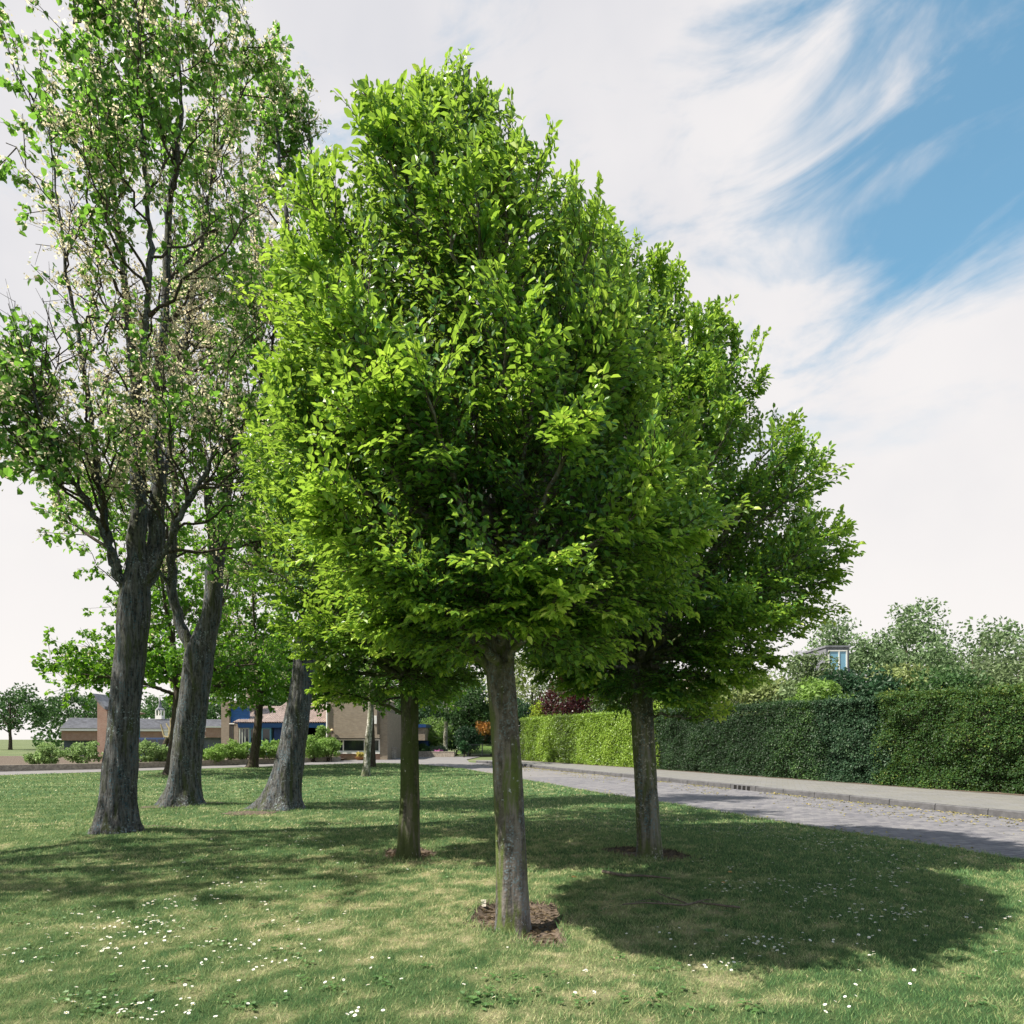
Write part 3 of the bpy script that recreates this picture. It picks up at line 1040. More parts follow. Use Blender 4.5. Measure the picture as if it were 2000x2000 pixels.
    z = lawn_z(x, y) + RNG.uniform(.032, .05, len(x))
    vis = np.abs(x / y) < .64
    order = np.argsort(y + 100 * (~vis))
    V, T, mi = daisy_arr()
    protos = [make_mesh('daisy', V * s, T, [mp_, my, ms], midx=mi) for s in (.0075, .0092, .0108)]
    for i in order[:300]:
        o = bpy.data.objects.new('daisy', random.choice(protos))
        COL.objects.link(o)
        o.location = (x[i], y[i], z[i])
        o.rotation_euler = (random.uniform(-.5, .3), random.uniform(-.45, .25), random.uniform(0, 6))
        tag(o, lab[i], 'daisy', 'daisies scattered over the lawn')
    rest = order[300:]
    n = len(rest)
    V2, T2, mi2 = daisy_arr(6)
    s = RNG.uniform(.009, .013, n)
    a = RNG.uniform(0, 6.28, n)
    tx, ty = RNG.uniform(-.4, .3, n), RNG.uniform(-.4, .3, n)
    lx = V2[None, :, 0] * np.cos(a)[:, None] - V2[None, :, 1] * np.sin(a)[:, None]
    ly = V2[None, :, 0] * np.sin(a)[:, None] + V2[None, :, 1] * np.cos(a)[:, None]
    lz = V2[None, :, 2] + ly * tx[:, None] + lx * ty[:, None]
    VV = np.stack([x[rest][:, None] + lx * s[:, None], y[rest][:, None] + ly * s[:, None], z[rest][:, None] + lz * s[:, None]], -1).reshape(-1, 3)
    FF = (np.arange(n)[:, None, None] * len(V2) + T2[None]).reshape(-1, 3)
    tag(obj('distant_daisies', VV, FF, [mp_, my, ms], midx=np.tile(mi2, n)), 'many tiny white daisies dotting the far half of the lawn', 'daisies', kind='stuff')


build_daisies()


# ------------------------------------------------------------------ trunks
def trunk_mesh(path, nseg, nz, lobes=0.0, nl=6, flare=0.0, fl_h=0.35, ridge=0.0, seed=0, ridge_f=(22, 22, 2.2), roots=None):
    """path rows x, y, z, r"""
    p = spline(path, nz)
    th = np.arange(nseg) / nseg * 2 * math.pi
    c = p[:, None, :3]
    z = p[:, 2][:, None]
    z0 = p[0, 2]
    r = p[:, 3][:, None] * np.ones((1, nseg))
    ph = seed * 1.7
    h = np.maximum(z - z0, 0)
    r = r * (1 + lobes * (np.sin(nl * th + ph + h * .5) * .6 + np.sin((nl // 2 + 1) * th + ph * 2 - h * .8) * .6))
    fl = flare * np.exp(-h / fl_h)
    rootpat = np.ones_like(th)
    if roots is not None:
        rootpat = .35 + sum(w * np.exp(-((np.angle(np.exp(1j * (th - a)))) / s) ** 2) for a, w, s in roots)
    r = r * (1 + fl * rootpat[None, :])
    X = c[..., 0] + r * np.cos(th)
    Y = c[..., 1] + r * np.sin(th)
    Z = np.repeat(z, nseg, 1)
    V = np.stack([X, Y, Z], -1).reshape(-1, 3)
    if ridge:
        q = V * np.array(ridge_f) + seed * 13
        nz_ = fbm(q, seed, 4, .6)
        w = np.abs(nz_ - .5) * 2
        big = fbm(V * np.array([5, 5, 1.3]) + seed, seed + 5, 3)
        disp = ridge * (w - .35) + (big - .5) * ridge * 2.6
        d = np.stack([np.cos(th), np.sin(th), np.zeros_like(th)], 1)
        V = V + (np.tile(d, (nz, 1)) * disp[:, None])
    i = np.arange(nz - 1)[:, None] * nseg
    j = np.arange(nseg)[None, :]
    jn = (j + 1) % nseg
    Q = np.stack([i + j, i + jn, i + nseg + jn, i + nseg + j], -1).reshape(-1, 4)
    return V, Q


def env_fn(prof):
    prof = np.array(prof, float)       # z, axis x, axis y, radius
    return lambda z: (np.interp(z, prof[:, 0], prof[:, 1]), np.interp(z, prof[:, 0], prof[:, 2]), np.interp(z, prof[:, 0], prof[:, 3]))


def hornbeam(base, tpath, prof, bark, label, seed, n_limb=60, sprays=13, leaf=.066, singles=300, extra_limbs=(), crown_base=2.0):
    rg = np.random.default_rng(seed)
    root = empty('hornbeam_tree', base)
    tag(root, label, 'tree', 'hornbeam trees on the lawn')
    V, Q = trunk_mesh(tpath, 64, 100, lobes=.035, nl=5, flare=.22, fl_h=.10, ridge=.010, seed=seed, ridge_f=(14, 14, 1.8), roots=[(.4, .8, .4), (2.2, .7, .35), (3.9, .9, .4), (5.2, .7, .35)])
    obj('trunk', V, Q, bark, root, smooth=True)
    env = env_fn(prof)
    ztop = prof[-1][0]
    zb = prof[0][0]
    # leader
    top = np.array(tpath[-1][:3], float)
    lead = [(*top, tpath[-1][3])]
    for z in np.linspace(top[2] + .5, ztop - .25, 6):
        ax, ay, _ = env(z)
        k = (z - top[2]) / (ztop - top[2])
        lead.append((ax * .85 + top[0] * .15 + rg.normal() * .04, ay + rg.normal() * .05, z, tpath[-1][3] * (1 - k) ** 1.1 * .72 + .008))
    lp = spline(lead, 40)
    tb = MB()
    Vv, Qq = tube_arrays(lp[:, :3], lp[:, 3], 8)
    tb.add(Vv, Qq)
    limb_pts = []
    sp_o, sp_d, sp_l = [], [], []
    # limbs
    zc = np.array([p[0] for p in prof])
    rc = np.array([p[3] for p in prof])
    zs = np.linspace(zb, ztop - .50, 400)
    w = np.interp(zs, zc, rc) + .18
    cdf = np.cumsum(w) / w.sum()
    golden = 2.399963
    limbs = []
    for k in range(n_limb):
        zt = float(np.interp((k + .5) / n_limb, cdf, zs)) + rg.normal() * .07
        th = k * golden + rg.normal() * .25
        ax, ay, R = env(zt)
        Rr = R * (1 + .26 * (vnoise(np.array([[math.cos(th) * 1.7 + 9, math.sin(th) * 1.7, zt * 1.1 + seed]]), seed)[0] - .42))
        Rr = max(.08, Rr - .20)
        tgt = np.array([ax + math.cos(th) * Rr, ay + math.sin(th) * Rr, zt])
        z0 = max(top[2] - .25 + rg.random() * .3, zt - (.35 + .55 * Rr + .15 * (zt - zb)))
        z0 = min(z0, ztop - .5)
        if z0 > top[2]:
            s = np.array([np.interp(z0, lp[:, 2], lp[:, i]) for i in range(3)])
            rr = float(np.interp(z0, lp[:, 2], lp[:, 3])) * .55
        else:
            s = np.array([top[0], top[1], z0])
            rr = .04
        mid = (s + tgt) / 2
        mid[2] += .10 * Rr * (1 if zt > z0 + .3 else 0)
        mid[:2] += (tgt - s)[:2] * .08
        limbs.append((s, mid, tgt, max(.012, rr)))
    for e in extra_limbs:
        limbs.append(tuple(np.array(q, float) for q in e[:3]) + (e[3],))
    for s, mid, tgt, rr in limbs:
        pp = spline([s, mid, tgt], 14)
        pp[1:-1] += rg.normal(size=(12, 3)) * .012
        rad = np.linspace(rr, .005, 14)
        Vv, Qq = tube_arrays(pp, rad, 6)
        tb.add(Vv, Qq)
        limb_pts.append(pp)
        ld_ = nrm(tgt - mid)
        ln = np.linalg.norm(tgt - s)
        ns_ = sprays if ln > .7 else max(5, int(sprays * .6))
        for q in range(ns_):
            t = 1 - .72 * (q / ns_) ** 1.0
            i = t * 13
            k0 = min(12, int(i))
            o = pp[k0] + (pp[k0 + 1] - pp[k0]) * (i - k0)
            tg = nrm(pp[k0 + 1] - pp[k0])
            rnd = rg.normal(size=3) * np.array([1, 1, .62])
            rnd -= np.dot(rnd, tg) * tg
            spread = .25 if q == 0 else .72
            d = nrm(tg * .75 + nrm(rnd) * spread * (1 - .2 * t) + np.array([0, 0, .22 if o[2] > crown_base + .6 else .0]))
            sp_o.append(o)
            sp_d.append(d)
            sp_l.append(rg.uniform(.34, .60) * (1.0 if q else .75) * (1 - .25 * (o[2] > ztop - .9)))
    O, D, Ls = np.array(sp_o), np.array(sp_d), np.array(sp_l)
    # keep spray tips near the envelope
    tip = O + D * Ls[:, None]
    ax, ay, R = env(tip[:, 2])
    rad = np.hypot(tip[:, 0] - ax, tip[:, 1] - ay)
    over = (rad > R * (1.0 + .20 * rg.random(len(R)) ** 2.5) + .08) | (tip[:, 2] > ztop)
    Ls = np.where(over, Ls * .5, Ls)
    keep = tip[:, 2] > zb - .12
    O, D, Ls = O[keep], D[keep], Ls[keep]
    n = len(O)
    up = np.array([0, 0, 1.0])
    axx, ayy, _ = env(O[:, 2])
    outw = nrm(np.stack([O[:, 0] - axx, O[:, 1] - ayy, np.zeros(n)], 1) + 1e-4)
    vz = np.abs(D[:, 2:3])
    Np = nrm(up * (1 - vz * .6) + outw * (.25 + vz * .8) + rg.normal(size=(n, 3)) * .22)
    Np = nrm(Np - (Np * D).sum(1, keepdims=True) * D)
    Sd = np.cross(D, Np)
    droop = -.10 * (1 - vz)
    twS, twE, twL = [O], [O + D * Ls[:, None] + up * droop * Ls[:, None]], []
    lb, la, lN, ll = [], [], [], []

    def put(S, E, side, Nn, m, t0=.06, sc=1.0):
        """m leaves alternating along twigs S-E"""
        T = nrm(E - S)
        for k in range(m):
            t = t0 + (1 - t0) * (k + .5) / m
            sgn = 1 if k % 2 else -1
            last = (k == m - 1)
            pos = S + (E - S) * t + rg.normal(size=S.shape) * .006
            a = T * (1.0 if last else .62) + side * sgn * (0.12 if last else .78) + rg.normal(size=S.shape) * .20
            a[:, 2] -= .16
            nn = Nn * .55 + np.array([0, 0, .62]) + rg.normal(size=S.shape) * .27
            lb.append(pos)
            la.append(a)
            lN.append(nn)
            ll.append(leaf * sc * rg.uniform(.62, 1.18, len(S)) * (1.05 - .25 * abs(t - .55)))

    E0 = twE[0]
    put(O, E0, Sd, Np, 13, .15)
    for k in range(7):
        t = .10 + .75 * k / 6
        sgn = 1 if k % 2 else -1
        S = O + (E0 - O) * t
        dd = nrm(D * .70 + Sd * sgn * .72 + rg.normal(size=D.shape) * .16)
        Lk = Ls * (.46 - .26 * t) * rg.uniform(.75, 1.2, n)
        E = S + dd * Lk[:, None] + up * (-.05) * Lk[:, None]
        twS.append(S)
        twE.append(E)
        sd2 = nrm(np.cross(dd, Np))
        put(S, E, sd2, Np, 5 if k < 5 else 4, .1)
    tb2 = MB()
    S, E = np.vstack(twS), np.vstack(twE)
    r0 = np.concatenate([np.full(n, .0045), np.full(len(S) - n, .0022)])
    twig_batch(tb2, S, E, r0, .0012, .008)
    obj('limbs', np.vstack(tb.V), [np.vstack(tb.Q)], bark if seed != 99 else M_TWIG, root, smooth=True)
    tag(obj('twigs', np.vstack(tb2.V), [np.vstack(tb2.Q)], M_TWIG, root), kind='stuff')
    B, A, Nn, LL = np.vstack(lb), np.vstack(la), np.vstack(lN), np.concatenate(ll)
    W = LL * rg.uniform(.50, .64, len(LL))
    # tone: random, young outer shoots lighter, interior darkened by colour to deepen crown shade
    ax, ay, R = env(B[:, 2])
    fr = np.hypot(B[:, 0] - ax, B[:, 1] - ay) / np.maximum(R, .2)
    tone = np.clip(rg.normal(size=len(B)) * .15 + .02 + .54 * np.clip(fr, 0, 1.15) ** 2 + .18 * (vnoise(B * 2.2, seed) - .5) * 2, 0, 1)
    kp = (fr > .45) | (rg.random(len(B)) < .60)
    B, A, Nn, LL, W, tone, fr = B[kp], A[kp], Nn[kp], LL[kp], W[kp], tone[kp], fr[kp]
    dist = np.linalg.norm(B - np.array([0, 0, EYE]), axis=1)
    front = -(B[:, 0] - base[0]) * base[0] - (B[:, 1] - base[1]) * base[1]
    facing = np.abs((nrm(Nn) * nrm(B - np.array([0, 0, EYE]))).sum(1))
    score = LL / dist * (.4 + facing) * (fr > .82) * (front > 0)
    order = np.argsort(-score)
    s_i, r_i = order[:singles], order[singles:]
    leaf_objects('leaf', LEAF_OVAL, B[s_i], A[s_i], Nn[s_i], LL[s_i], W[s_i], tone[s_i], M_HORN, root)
    o_i, n_i = r_i[fr[r_i] > .82], r_i[fr[r_i] <= .82]
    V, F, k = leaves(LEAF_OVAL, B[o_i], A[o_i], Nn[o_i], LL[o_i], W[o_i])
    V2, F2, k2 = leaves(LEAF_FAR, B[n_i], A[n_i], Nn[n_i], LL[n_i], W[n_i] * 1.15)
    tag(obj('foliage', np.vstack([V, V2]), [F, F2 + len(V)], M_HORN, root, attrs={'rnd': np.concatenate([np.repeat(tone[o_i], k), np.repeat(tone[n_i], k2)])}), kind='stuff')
    print('hornbeam leaves', len(B))
    return root


b0 = (0.005, 4.80, -.035)
hornbeam(b0, [(.01, 4.80, -.06, .135), (.01, 4.80, .12, .128), (-.005, 4.80, .5, .118), (-.025, 4.80, 1.0, .112), (-.055, 4.80, 1.55, .106), (-.09, 4.80, 2.0, .108), (-.11, 4.82, 2.35, .10)],
         [(2.02, -.05, 4.6, .75), (2.3, -.05, 4.65, 1.20), (2.8, -.12, 4.72, 1.48), (3.4, -.22, 4.78, 1.52), (4.0, -.33, 4.8, 1.42), (4.6, -.42, 4.8, 1.30), (5.1, -.48, 4.8, 1.16), (5.5, -.46, 4.8, .76), (5.9, -.42, 4.8, .46), (6.2, -.38, 4.8, .30), (6.66, -.36, 4.8, .08)],
         M_BARK_H, 'hornbeam with the thick grey trunk in the middle, standing nearest in front', 3, 124, 21, leaf=.059,
         extra_limbs=[((-.08, 4.75, 1.95), (-.30, 4.30, 2.10), (-.45, 3.75, 2.18), .045), ((-.05, 4.75, 1.95), (.12, 4.2, 2.12), (.25, 3.6, 2.2), .03), ((-.12, 4.8, 1.9), (-.45, 4.7, 2.12), (-.95, 4.5, 2.3), .05)])
b1 = (1.62, 7.60, -.03)
hornbeam(b1, [(1.63, 7.60, -.05, .165), (1.63, 7.60, .15, .15), (1.60, 7.6, .7, .136), (1.56, 7.6, 1.4, .130), (1.54, 7.6, 1.8, .128), (1.52, 7.6, 2.4, .12)],
         [(1.75, 1.75, 7.4, .55), (2.15, 1.55, 7.5, 1.35), (2.6, 1.55, 7.55, 1.75), (3.1, 1.62, 7.6, 2.05), (3.6, 1.62, 7.6, 2.10), (4.3, 1.55, 7.6, 1.90), (5.1, 1.38, 7.6, 1.55), (5.8, 1.25, 7.6, 1.35), (6.4, 1.12, 7.6, 1.05), (6.9, 1.0, 7.6, .72), (7.4, .92, 7.6, .38), (7.75, .88, 7.6, .08)],
         M_BARK_HB, 'hornbeam with the patchy lichened trunk on the right, crown reaching far right', 5, 132, 21, leaf=.067,
         extra_limbs=[((1.56, 7.5, 1.7), (1.9, 7.2, 1.65), (2.25, 7.0, 1.62), .02), ((1.56, 7.5, 1.6), (1.2, 7.3, 1.85), (.75, 7.1, 2.0), .014)])
b2 = (-1.23, 7.60, -.03)
hornbeam(b2, [(-1.24, 7.60, -.05, .145), (-1.23, 7.60, .15, .135), (-1.22, 7.6, .7, .118), (-1.22, 7.6, 1.3, .108), (-1.22, 7.6, 1.8, .108), (-1.24, 7.6, 2.3, .10)],
         [(1.80, -1.2, 7.5, .45), (2.1, -1.25, 7.5, .95), (2.6, -1.3, 7.55, 1.35), (3.2, -1.35, 7.6, 1.60), (4.0, -1.4, 7.6, 1.72), (4.8, -1.4, 7.6, 1.62), (5.6, -1.35, 7.6, 1.30), (6.3, -1.3, 7.6, .85), (6.9, -1.3, 7.6, .1)],
         M_BARK_HG, 'hornbeam with the slim dark green mossy trunk on the left', 8, 86, 16, leaf=.067,
         extra_limbs=[((-1.28, 7.55, 1.7), (-1.6, 7.4, 1.85), (-2.1, 7.2, 1.95), .02)])


# ------------------------------------------------------------------ big lindens
M_LIMB = mat_bark('linden_limb_bark', (.075, .065, .055), (.02, .018, .016), (.05, .065, .025), .3, (.2, .22, .2), .15, (24, 24, 5), .6)


def grow_linden(root, limbs, bark, rg, n_sec=9, n_ter=6, n_twig=5, leaf=.095, reach=2.6, env=None, leafmat=None, singles=300, blossom=1.3,
                leaf_kind=LEAF_HEART, nleaf=8, up_bias=.25, name_limb='limb', zmin=2.2, lsc=1.0):
    leafmat = leafmat or M_LIND
    leaf *= .92
    sec = MB()
    tS, tE = [], []
    segS, segE = [], []
    for li, limb in enumerate(limbs):
        pp = spline(limb, 46)
        pp[1:-1, :3] += rg.normal(size=(44, 3)) * .012
        Vv, Qq = tube_arrays(pp[:, :3], pp[:, 3], 14)
        q = Vv * np.array([9, 9, 2.0])
        Vv = Vv + (fbm(q, 3, 3)[:, None] - .5) * .03
        obj(name_limb, Vv, Qq, bark, root, smooth=True)
        seg = np.linalg.norm(np.diff(pp[:, :3], axis=0), axis=1)
        ln = seg.sum()
        for k in range(n_sec):
            t = .22 + .78 * (k + rg.random() * .8) / n_sec
            i = min(44, int(t * 45))
            o = pp[i, :3]
            tg = nrm(pp[i + 1, :3] - pp[i, :3])
            az_ = rg.uniform(0, 6.28)
            side = np.array([math.cos(az_), math.sin(az_), 0])
            side = nrm(side - np.dot(side, tg) * tg)
            d = nrm(tg * rg.uniform(.7, 1.5) + side * .9 + np.array([0, 0, up_bias * 1.6]))
            l2 = reach * (1.05 - .55 * t) * rg.uniform(.65, 1.1)
            end = o + d * l2
            if env is not None:
                ax, ay, R = env(end[2])
                r = math.hypot(end[0] - ax, end[1] - ay)
                if r > R:
                    end[:2] = np.array([ax, ay]) + (end[:2] - np.array([ax, ay])) * (R / r)
            mid = (o + end) / 2 + np.array([0, 0, -.07 * l2]) + rg.normal(size=3) * .08
            sp_ = spline([o, mid, end], 10)
            sp_[1:-1] += rg.normal(size=(8, 3)) * .03
            r0 = min(pp[i, 3] * .6, .026)
            Vv, Qq = tube_arrays(sp_, np.linspace(r0, .006, 10), 5)
            sec.add(Vv, Qq)
            for j in range(n_ter):
                u_ = .25 + .75 * (j + .6 * rg.random()) / n_ter
                m_ = min(8, int(u_ * 9))
                o3 = sp_[m_]
                tg3 = nrm(sp_[m_ + 1] - sp_[m_])
                rnd = rg.normal(size=3)
                rnd = nrm(rnd - np.dot(rnd, tg3) * tg3)
                d3 = nrm(tg3 * .8 + rnd * .9 + np.array([0, 0, .1]))
                l3 = rg.uniform(.45, 1.0) * (reach / 2.6)
                e3 = o3 + d3 * l3
                if e3[2] < zmin:
                    continue
                segS.append(o3)
                segE.append(e3)
                for w in range(n_twig):
                    v_ = .2 + .8 * (w + rg.random()) / n_twig
                    o4 = o3 + (e3 - o3) * v_
                    rnd = rg.normal(size=3)
                    d4 = nrm(d3 * .7 + nrm(rnd) * .95)
                    l4 = rg.uniform(.18, .42) * (reach / 2.6)
                    tS.append(o4)
                    tE.append(o4 + d4 * l4)
    tS, tE = np.array(tS), np.array(tE)
    obj('branches', np.vstack(sec.V), [np.vstack(sec.Q)], M_BARK_D, root, smooth=True)['kind'] = 'stuff'
    tb = MB()
    twig_batch(tb, segS, segE, .009, .004, -.02)
    twig_batch(tb, tS, tE, .0035, .0018, -.01)
    obj('twigs', np.vstack(tb.V), [np.vstack(tb.Q)], M_TWIG, root)['kind'] = 'stuff'
    # leaves hang in loose sprays under each twig
    n = len(tS)
    rep = np.repeat(np.arange(n), nleaf)
    t = rg.random(len(rep))
    B = tS[rep] + (tE[rep] - tS[rep]) * t[:, None] + rg.normal(size=(len(rep), 3)) * .035
    # patchy: bare stretches with only blossom
    pn = fbm(B * 1.1, 91, 3)
    tip = (t > .5)
    keep = (pn + rg.normal(size=len(B)) * .08 > (.435 if leafmat is M_LIND else .40))
    if singles:
        # the stems carry no leaves on their own bark
        for limb in limbs[:5]:
            q = spline(limb, 60)
            lx, ly, lr = (np.interp(B[:, 2], q[:, 2], q[:, c]) for c in (0, 1, 3))
            keep &= ~((np.hypot(B[:, 0] - lx, B[:, 1] - ly) < .42 + lr) & (B[:, 2] > q[:, 2].min()) & (B[:, 2] < min(9.0, q[:, 2].max())))
    B, rep = B[keep], rep[keep]
    A = rg.normal(size=B.shape) * .8 + nrm(tE[rep] - tS[rep]) * .5
    A[:, 2] -= .75
    Nn = rg.normal(size=B.shape) * .7 + np.array([0, 0, .8])
    LL = leaf * rg.uniform(.65, 1.2, len(B))
    W = LL * rg.uniform(.75, .95, len(B))
    tone = np.clip(rg.normal(size=len(B)) * .22 + .42 + (fbm(B * .9, 17, 2) - .5) * .8, 0, 1)
    if singles:
        dist = np.linalg.norm(B - np.array([0, 0, EYE]), axis=1)
        fac = np.abs((nrm(Nn) * nrm(B - np.array([0, 0, EYE]))).sum(1))
        inview = (np.abs(B[:, 0] / B[:, 1]) < .64) & ((B[:, 2] - EYE) / B[:, 1] < 1.15)
        order = np.argsort(-(LL / dist * (.3 + fac) * inview))
        s_i, r_i = order[:singles], order[singles:]
        leaf_objects('leaf', leaf_kind, B[s_i], A[s_i], Nn[s_i], LL[s_i], W[s_i], tone[s_i], leafmat, root)
    else:
        r_i = np.arange(len(B))
    V, F, k = leaves(leaf_kind, B[r_i], A[r_i], Nn[r_i], LL[r_i], W[r_i])
    tag(obj('foliage', V, F, leafmat, root, attrs={'rnd': np.repeat(tone[r_i], k)}), kind='stuff')
    if blossom:
        m = int(len(tS) * blossom * 4)
        rep = rg.integers(0, n, m)
        cen = tS[rep] + (tE[rep] - tS[rep]) * rg.random(m)[:, None] + rg.normal(size=(m, 3)) * .03
        kk = 3
        B = np.repeat(cen, kk, 0) + rg.normal(size=(m * kk, 3)) * .028
        pn = fbm(B * .8, 55, 2)
        B = B[pn + rg.normal(size=len(B)) * .1 > .40]
        LL = rg.uniform(.026, .048, len(B)) * lsc
        V, F, k = leaves(PETAL, B, rg.normal(size=B.shape), rg.normal(size=B.shape), LL, LL * .9)
        tag(obj('blossom', V, F, M_BLOS, root, attrs={'rnd': np.repeat(rg.random(len(B)), k)}), kind='stuff')
    print('linden leaves', len(tS), len(r_i))


LIMB_K = [1.0]


def PL(rows):
    """limb rows: px, py, depth, radius -> x, y, z, r"""
    return [(*P(a, b, d), r * LIMB_K[0]) for a, b, d, r in rows]


def lindens():
    rg = np.random.default_rng(5)
    grp = 'big linden trees on the left of the lawn'
    # nearest, cut by the left edge of the photo
    d = 8.95
    root = tag(empty('linden_tree', (-5.52, d, 0)), 'big linden nearest on the left, thick trunk with bluish lichen at the photo edge', 'tree', grp)
    tp = [(-5.55, d, -.05, .36), (-5.55, d, .12, .30), (-5.52, d, .5, .235), (-5.46, d, 1.2, .21), (-5.40, d, 2.0, .20), (-5.32, d, 2.7, .20), (-5.27, d, 3.3, .20), (-5.24, d, 3.8, .15), (-5.24, d, 4.1, .05)]
    V, Q = trunk_mesh(tp, 96, 160, lobes=.03, nl=5, flare=.42, fl_h=.16, ridge=.020, seed=4, ridge_f=(16, 16, 2.0), roots=[(.1, 1.3, .35), (1.5, .8, .3), (2.9, 1.0, .35), (4.2, .9, .3), (5.3, .8, .3)])
    obj('trunk', V, Q, M_BARK_L, root, smooth=True)
    LIMB_K[0] = .56
    limbs = [PL([(262, 1160, 8.95, .22), (268, 1060, 8.95, .21), (272, 950, 8.95, .18), (268, 820, 8.95, .14), (258, 700, 8.9, .10), (245, 560, 8.9, .085), (225, 400, 8.8, .06), (200, 180, 8.7, .03), (190, 20, 8.6, .01)]),
             PL([(275, 1150, 9.0, .19), (300, 1100, 9.1, .20), (306, 980, 9.2, .19), (310, 820, 9.3, .16), (316, 690, 9.3, .115), (325, 560, 9.3, .095), (330, 420, 9.3, .075), (345, 300, 9.2, .06), (352, 190, 9.2, .04), (345, 60, 9.1, .02), (335, -80, 9.0, .008)]),
             PL([(285, 1140, 8.9, .10), (318, 1090, 8.7, .07), (345, 1025, 8.5, .06), (372, 970, 8.4, .06), (398, 930, 8.3, .045), (430, 860, 8.2, .02)]),
             PL([(245, 1150, 8.9, .15), (222, 1095, 8.8, .11), (206, 1020, 8.7, .085), (190, 900, 8.6, .07), (160, 700, 8.5, .05), (120, 450, 8.4, .03), (90, 200, 8.3, .01)]),
             PL([(308, 960, 9.25, .10), (330, 880, 9.5, .09), (350, 740, 9.7, .09), (370, 600, 9.9, .075), (398, 450, 10, .06), (415, 340, 10, .045), (450, 240, 10, .03), (485, 150, 10, .012)]),
             PL([(268, 820, 8.95, .08), (285, 640, 8.7, .075), (292, 500, 8.6, .06), (285, 330, 8.5, .045), (275, 160, 8.4, .025), (262, -20, 8.3, .01)]),
             PL([(235, 1110, 8.7, .08), (180, 1000, 8.3, .06), (120, 900, 7.9, .04), (60, 760, 7.5, .02)])]
    LIMB_K[0] = 1.0
    env = env_fn([(2.0, -5.6, 9, 2.2), (4, -5.6, 9.0, 2.6), (8, -5.6, 9, 2.9), (11, -5.6, 9, 2.3), (14, -5.6, 9, 1.0)])
    grow_linden(root, limbs, M_BARK_L, rg, 13, 7, 5, .092, 2.1, env, singles=300, nleaf=7, zmin=3.0)
    # forked one behind it
    root = tag(empty('linden_tree', (-6.5, 12.7, 0)), 'forked linden standing between the edge trunk and the leaning trunk', 'tree', grp)
    d = 12.7
    tp = PL([(352, 1588, d, .42), (355, 1572, d, .36), (360, 1520, d, .30), (366, 1450, d, .275), (375, 1380, d, .265), (383, 1320, d, .27), (388, 1275, d, .27), (397, 1245, d, .23), (408, 1200, d, .15), (416, 1150, d, .08)])
    V, Q = trunk_mesh(tp, 96, 150, lobes=.05, nl=5, flare=.55, fl_h=.22, ridge=.022, seed=6, ridge_f=(15, 15, 1.9), roots=[(-.1, 1.4, .3), (3.2, 1.5, .3), (4.3, 1.0, .35), (5.4, .9, .3), (1.7, .6, .4)])
    obj('trunk', V, Q, M_BARK_L, root, smooth=True)
    LIMB_K[0] = .62
    limbs = [PL([(378, 1275, d, .21), (352, 1220, d, .17), (338, 1150, d, .15), (335, 1060, d, .13), (345, 980, d, .10), (330, 850, 12.6, .085), (345, 700, 12.5, .07), (330, 520, 12.4, .05), (320, 350, 12.2, .03), (310, 180, 12, .01)]),
             PL([(395, 1270, d, .34), (412, 1200, d, .30), (420, 1120, d, .27), (428, 1040, d, .24), (440, 960, d, .21), (450, 860, 12.8, .17), (462, 760, 12.9, .135), (478, 640, 13, .11), (480, 480, 13, .06), (470, 320, 13, .04), (455, 160, 13, .015)]),
             PL([(436, 1000, d, .12), (458, 900, 12.6, .10), (480, 820, 12.5, .085), (505, 760, 12.4, .06), (530, 690, 12.3, .04), (545, 560, 12.2, .02)]),
             PL([(418, 1110, d, .11), (408, 1000, 12.5, .10), (400, 900, 12.3, .075), (375, 800, 12.1, .06), (365, 650, 12, .04), (395, 520, 11.9, .02)]),
             PL([(432, 1020, 12.7, .06), (470, 990, 12.4, .05), (520, 960, 12.1, .035), (560, 950, 11.8, .015)]),
             PL([(338, 1150, d, .07), (300, 1100, 12.4, .06), (260, 1000, 12.1, .04), (220, 860, 11.8, .02)])]
    LIMB_K[0] = 1.0
    env = env_fn([(2.0, -5.9, 12.7, 2.6), (6, -5.8, 12.7, 2.8), (10, -5.7, 12.7, 2.6), (14, -5.5, 12.7, 1.8), (18, -5.5, 12.7, .8)])
    grow_linden(root, limbs, M_BARK_L, rg, 13, 7, 5, .098, 2.3, env, singles=300, nleaf=7, zmin=2.6)
    # the leaning one whose top disappears in the hornbeam
    d = 12.15
    root = tag(empty('linden_tree', (-4.4, d, 0)), 'linden with the leaning split trunk and spreading roots beside the left hornbeam', 'tree', grp)
    tp = PL([(548, 1592, d, .44), (550, 1575, d, .36), (560, 1520, d, .28), (572, 1460, d, .245), (583, 1390, d, .225), (593, 1320, d, .215), (602, 1240, d, .20), (608, 1150, d, .19)])
    V, Q = trunk_mesh(tp, 96, 150, lobes=.07, nl=5, flare=.6, fl_h=.22, ridge=.022, seed=9, ridge_f=(15, 15, 1.9), roots=[(-.3, 1.2, .3), (3.3, 2.1, .32), (4.2, 1.2, .35), (5.2, 1.0, .3), (1.7, .6, .4)])
    obj('trunk', V, Q, M_BARK_L, root, smooth=True)
